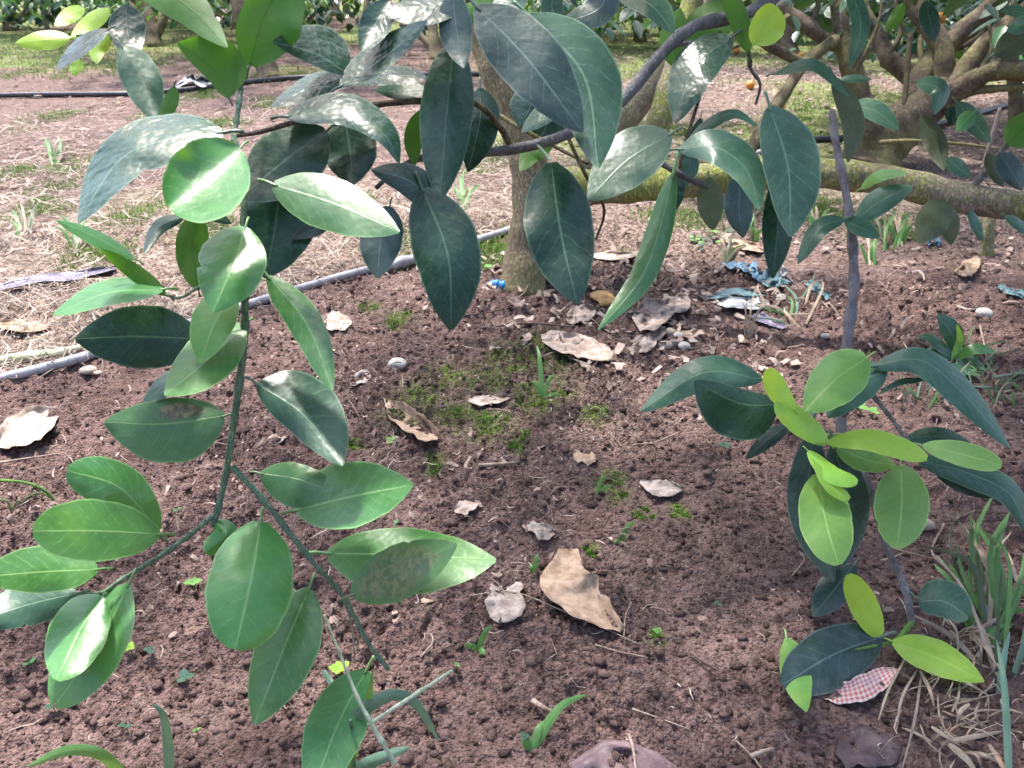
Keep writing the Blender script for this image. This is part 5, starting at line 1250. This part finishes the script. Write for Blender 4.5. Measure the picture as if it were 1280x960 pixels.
DG = [(1132, 822, 1096, 908, 3), (1146, 838, 1120, 918, 3), (1152, 842, 1126, 968, 3), (1150, 838, 1168, 884, 4), (1198, 812, 1180, 770, 3), (1218, 792, 1250, 772, 5), (1180, 884, 1252, 866, 2), (1190, 890, 1200, 852, 3), (1164, 908, 1200, 932, 4),
      (1176, 930, 1254, 914, 6), (1186, 930, 1222, 968, 7), (1172, 868, 1186, 920, 2), (1216, 792, 1252, 840, 5), (1222, 772, 1246, 838, 5), (1240, 830, 1262, 900, 3), (1200, 900, 1260, 888, 2), (1210, 940, 1260, 960, 4), (1160, 850, 1210, 830, 2),
      (1206, 800, 1196, 840, 3), (1186, 760, 1212, 738, 3), (1236, 930, 1262, 975, 5), (1150, 905, 1180, 945, 2), (1212, 880, 1196, 905, 5), (1100, 700, 1130, 690, 2), (1258, 690, 1276, 740, 5), (1200, 570, 1180, 620, 2)]
for x0, y0, x1, y1, w_ in DG:
    h0 = random.uniform(.005, .02)
    blade2 = [x0, y0, gdepth(x0, y0, h0), (x0 + x1) / 2 + random.uniform(-6, 6), (y0 + y1) / 2 + random.uniform(-6, 3), gdepth((x0 + x1) / 2, (y0 + y1) / 2, .02), x1, y1, gdepth(x1, y1, .006)]
    blade('dryblade', blade2, w_ * .6, dgr, .3, .5)

# ------------------------------------------------------------------ seedlings and weeds
def seedling(px, py, r, label, n=3, mat='young', h=.012):
    g = plant('seedling', px, py, label, 'seedling', 'small seedlings on the soil')
    b = gpt(px, py); d = gdepth(px, py)
    a0 = random.random() * 6.28
    for i in range(n):
        a = a0 + i * 6.28 / n + random.uniform(-.4, .4); L = r / F * d * random.uniform(.75, 1.2)
        ax = np.array([math.cos(a), math.sin(a), .25]); ax /= np.linalg.norm(ax)
        nr = np.array([-.25 * math.cos(a), -.25 * math.sin(a), 1.0]); nr -= ax * ax.dot(nr); nr /= np.linalg.norm(nr)
        o = put_leaf(b + np.array([0, 0, h + .004]), ax, nr, L, mat, g)
        o.scale = (L, L * 1.7, L)
    mb = MB(); mb.tube([b, b + np.array([.001, 0, h * .5]), b + np.array([0, 0, h + .005])], [.0009, .0008, .0006], 5, 6); mb.build('stem', M['youngstem'], g)
for px, py, r, lb, n, m_ in [
    (190, 823, 9, 'round-leaved seedling right of the lower left leaf pair', 3, 'teal'), (165, 820, 8, 'yellow green seedling touching the lower left leaf pair', 5, 'lime'),
    (243, 738, 10, 'star-shaped light seedling left of the big round leaf', 5, 'young'), (234, 858, 12, 'pale two-leaved seedling on the bare soil at lower left', 3, 'teal'),
    (160, 918, 9, 'pale seedling just above the arched grass blade', 2, 'teal'), (248, 924, 6, 'tiny light green seedling near the bottom left', 2, 'young'),
    (425, 848, 13, 'yellow green seedling behind the pale grass stems', 6, 'lime'), (905, 566, 9, 'pale four-leaved seedling left of the sapling', 4, 'teal'),
    (1072, 516, 13, 'three-leaved light green weed below the purplish stem', 3, 'young'), (1090, 522, 10, 'light green weed beside the purplish stem, right one', 3, 'young'),
    (572, 842, 6, 'tiny seedling at the tip of the pale grass stem', 2, 'young'), (655, 932, 7, 'tiny round seedling left of the two-bladed grass', 3, 'teal'),
    (224, 646, 7, 'single green seedling above the left spray', 2, 'mid'), (70, 895, 9, 'long pale seedling at lower left', 2, 'teal'),
    (495, 664, 6, 'tiny seedling below the lit green leaf', 2, 'mid'), (820, 800, 7, 'green speck of seedling on the faint moss spot', 4, 'young'),
    (895, 765, 6, 'lone tiny seedling in the dark soil right of centre', 3, 'teal'), (490, 560, 12, 'jagged little seedling by the thin stalk', 4, 'young'),
    (610, 340, 9, 'seedling behind the blue connector', 4, 'young'), (40, 840, 9, 'thin grassy seedling at the lower left', 2, 'mid')]:
    seedling(px, py, r, lb, n, m_)
for px, py, lb in [(1215, 470, 'thin grass tuft right of the leafy weed'), (1262, 500, 'thin grass tuft at the right edge above the grass clump'), (1160, 500, 'thin grass tuft under the long arching sapling leaf'), (985, 400, 'fine dry grass tuft between the purple strip and the purplish stem')]:
    g = plant('grass_tuft', px, py, lb, 'grass', 'thin grass tufts at the right')
    for _ in range(16):
        bx, by = px + random.gauss(0, 14), py + random.gauss(0, 7)
        gblade(random.choice(['blade', 'bladeblue', 'dryblade', 'dryblade', 'olive']), (bx, by), (bx + random.gauss(6, 36), by - random.uniform(4, 60)), .03, random.uniform(1.0, 2.0), g, random.uniform(.2, .8), random.uniform(-14, 14))
w = plant('leafy_weed', 1185, 455, 'leafy weed with one broad serrated leaf right of the purplish stem', 'weed')
dw = gdepth(1185, 455)
for q in [('teal', 12, 15, .2, .2, [1194, 440, dw, 1190, 418, dw-.03, 1172, 392, dw-.05]), ('teal', 8, 8, .4, .2, [1190, 448, dw, 1172, 440, dw-.02, 1150, 446, dw-.03]), ('teal', 7, 7, .4, .2, [1190, 446, dw, 1165, 424, dw-.02, 1148, 420, dw-.02]),
          ('young', 5, 5, .3, .2, [1190, 450, dw, 1200, 425, dw-.02, 1196, 405, dw-.03]), ('teal', 7, 7, .5, .2, [1196, 450, dw, 1215, 452, dw-.02, 1232, 462, dw-.02]), ('mid', 7, 7, .5, .2, [1196, 448, dw, 1218, 436, dw-.02, 1245, 440, dw-.02]),
          ('mid', 6, 6, .5, .2, [1200, 470, dw-.02, 1210, 462, dw-.02, 1225, 470, dw-.03]), ('teal', 8, 8, .5, .2, [1196, 452, dw-.01, 1200, 470, dw-.03, 1190, 490, dw-.05]), ('teal', 7, 7, .5, .2, [1180, 470, dw-.01, 1190, 462, dw-.02, 1205, 455, dw-.02])]:
    leaf(*q, w, ruf=.12)
w = plant('trailing_weed', 30, 640, 'thin trailing weed with curled tendrils at the left edge', 'weed')
dw = gdepth(30, 640)
stem('stem', [-20, 600, dw-.03, 4, 30, 603, dw-.03, 4, 58, 615, dw-.02, 4, 72, 634, dw-.0, 3], 'youngstem', w, 6)
stem('tendril', [28, 630, dw-.01, 2, 34, 622, dw-.02, 2, 50, 616, dw-.02, 2, 62, 622, dw-.01, 2], 'youngstem', w, 5)
stem('tendril', [-10, 624, dw-.01, 2, 8, 626, dw-.02, 2, 14, 638, dw-.01, 2, 22, 626, dw-.02, 2, 30, 632, dw-.01, 2], 'youngstem', w, 5)
w = plant('low_weed', 885, 300, 'low cluster of pale round-leaved weed beside the orange tan leaf', 'weed')
for _ in range(26):
    px, py = 885 + random.gauss(0, 14), 298 + random.gauss(0, 6)
    a = random.random() * 6.28; ax = np.array([math.cos(a), math.sin(a), .2]); ax /= np.linalg.norm(ax)
    nr = np.array([0, -.2, 1.0]); nr -= ax * ax.dot(nr); nr /= np.linalg.norm(nr)
    o = put_leaf(gpt(px, py, .012), ax, nr, .02, random.choice(['teal', 'young']), w); o.scale = (.02, .034, .02)
# fallen oranges on the far floor
for px, py, lb in [(974, 140, 'fallen orange nearest, on the grass behind the diagonal branch'), (937, 112, 'fallen yellow orange on the litter behind the glossy leaf'), (920, 68, 'fallen orange far back, left of the lime leaf stalks'), (1000, 74, 'fallen orange far back behind the branch crossing')]:
    p = gpt(px, py); o = ball('orange', p + np.array([0, 0, .03]), .031, M['orange'], None, .95); tag(o, lb, 'orange', 'fallen oranges')
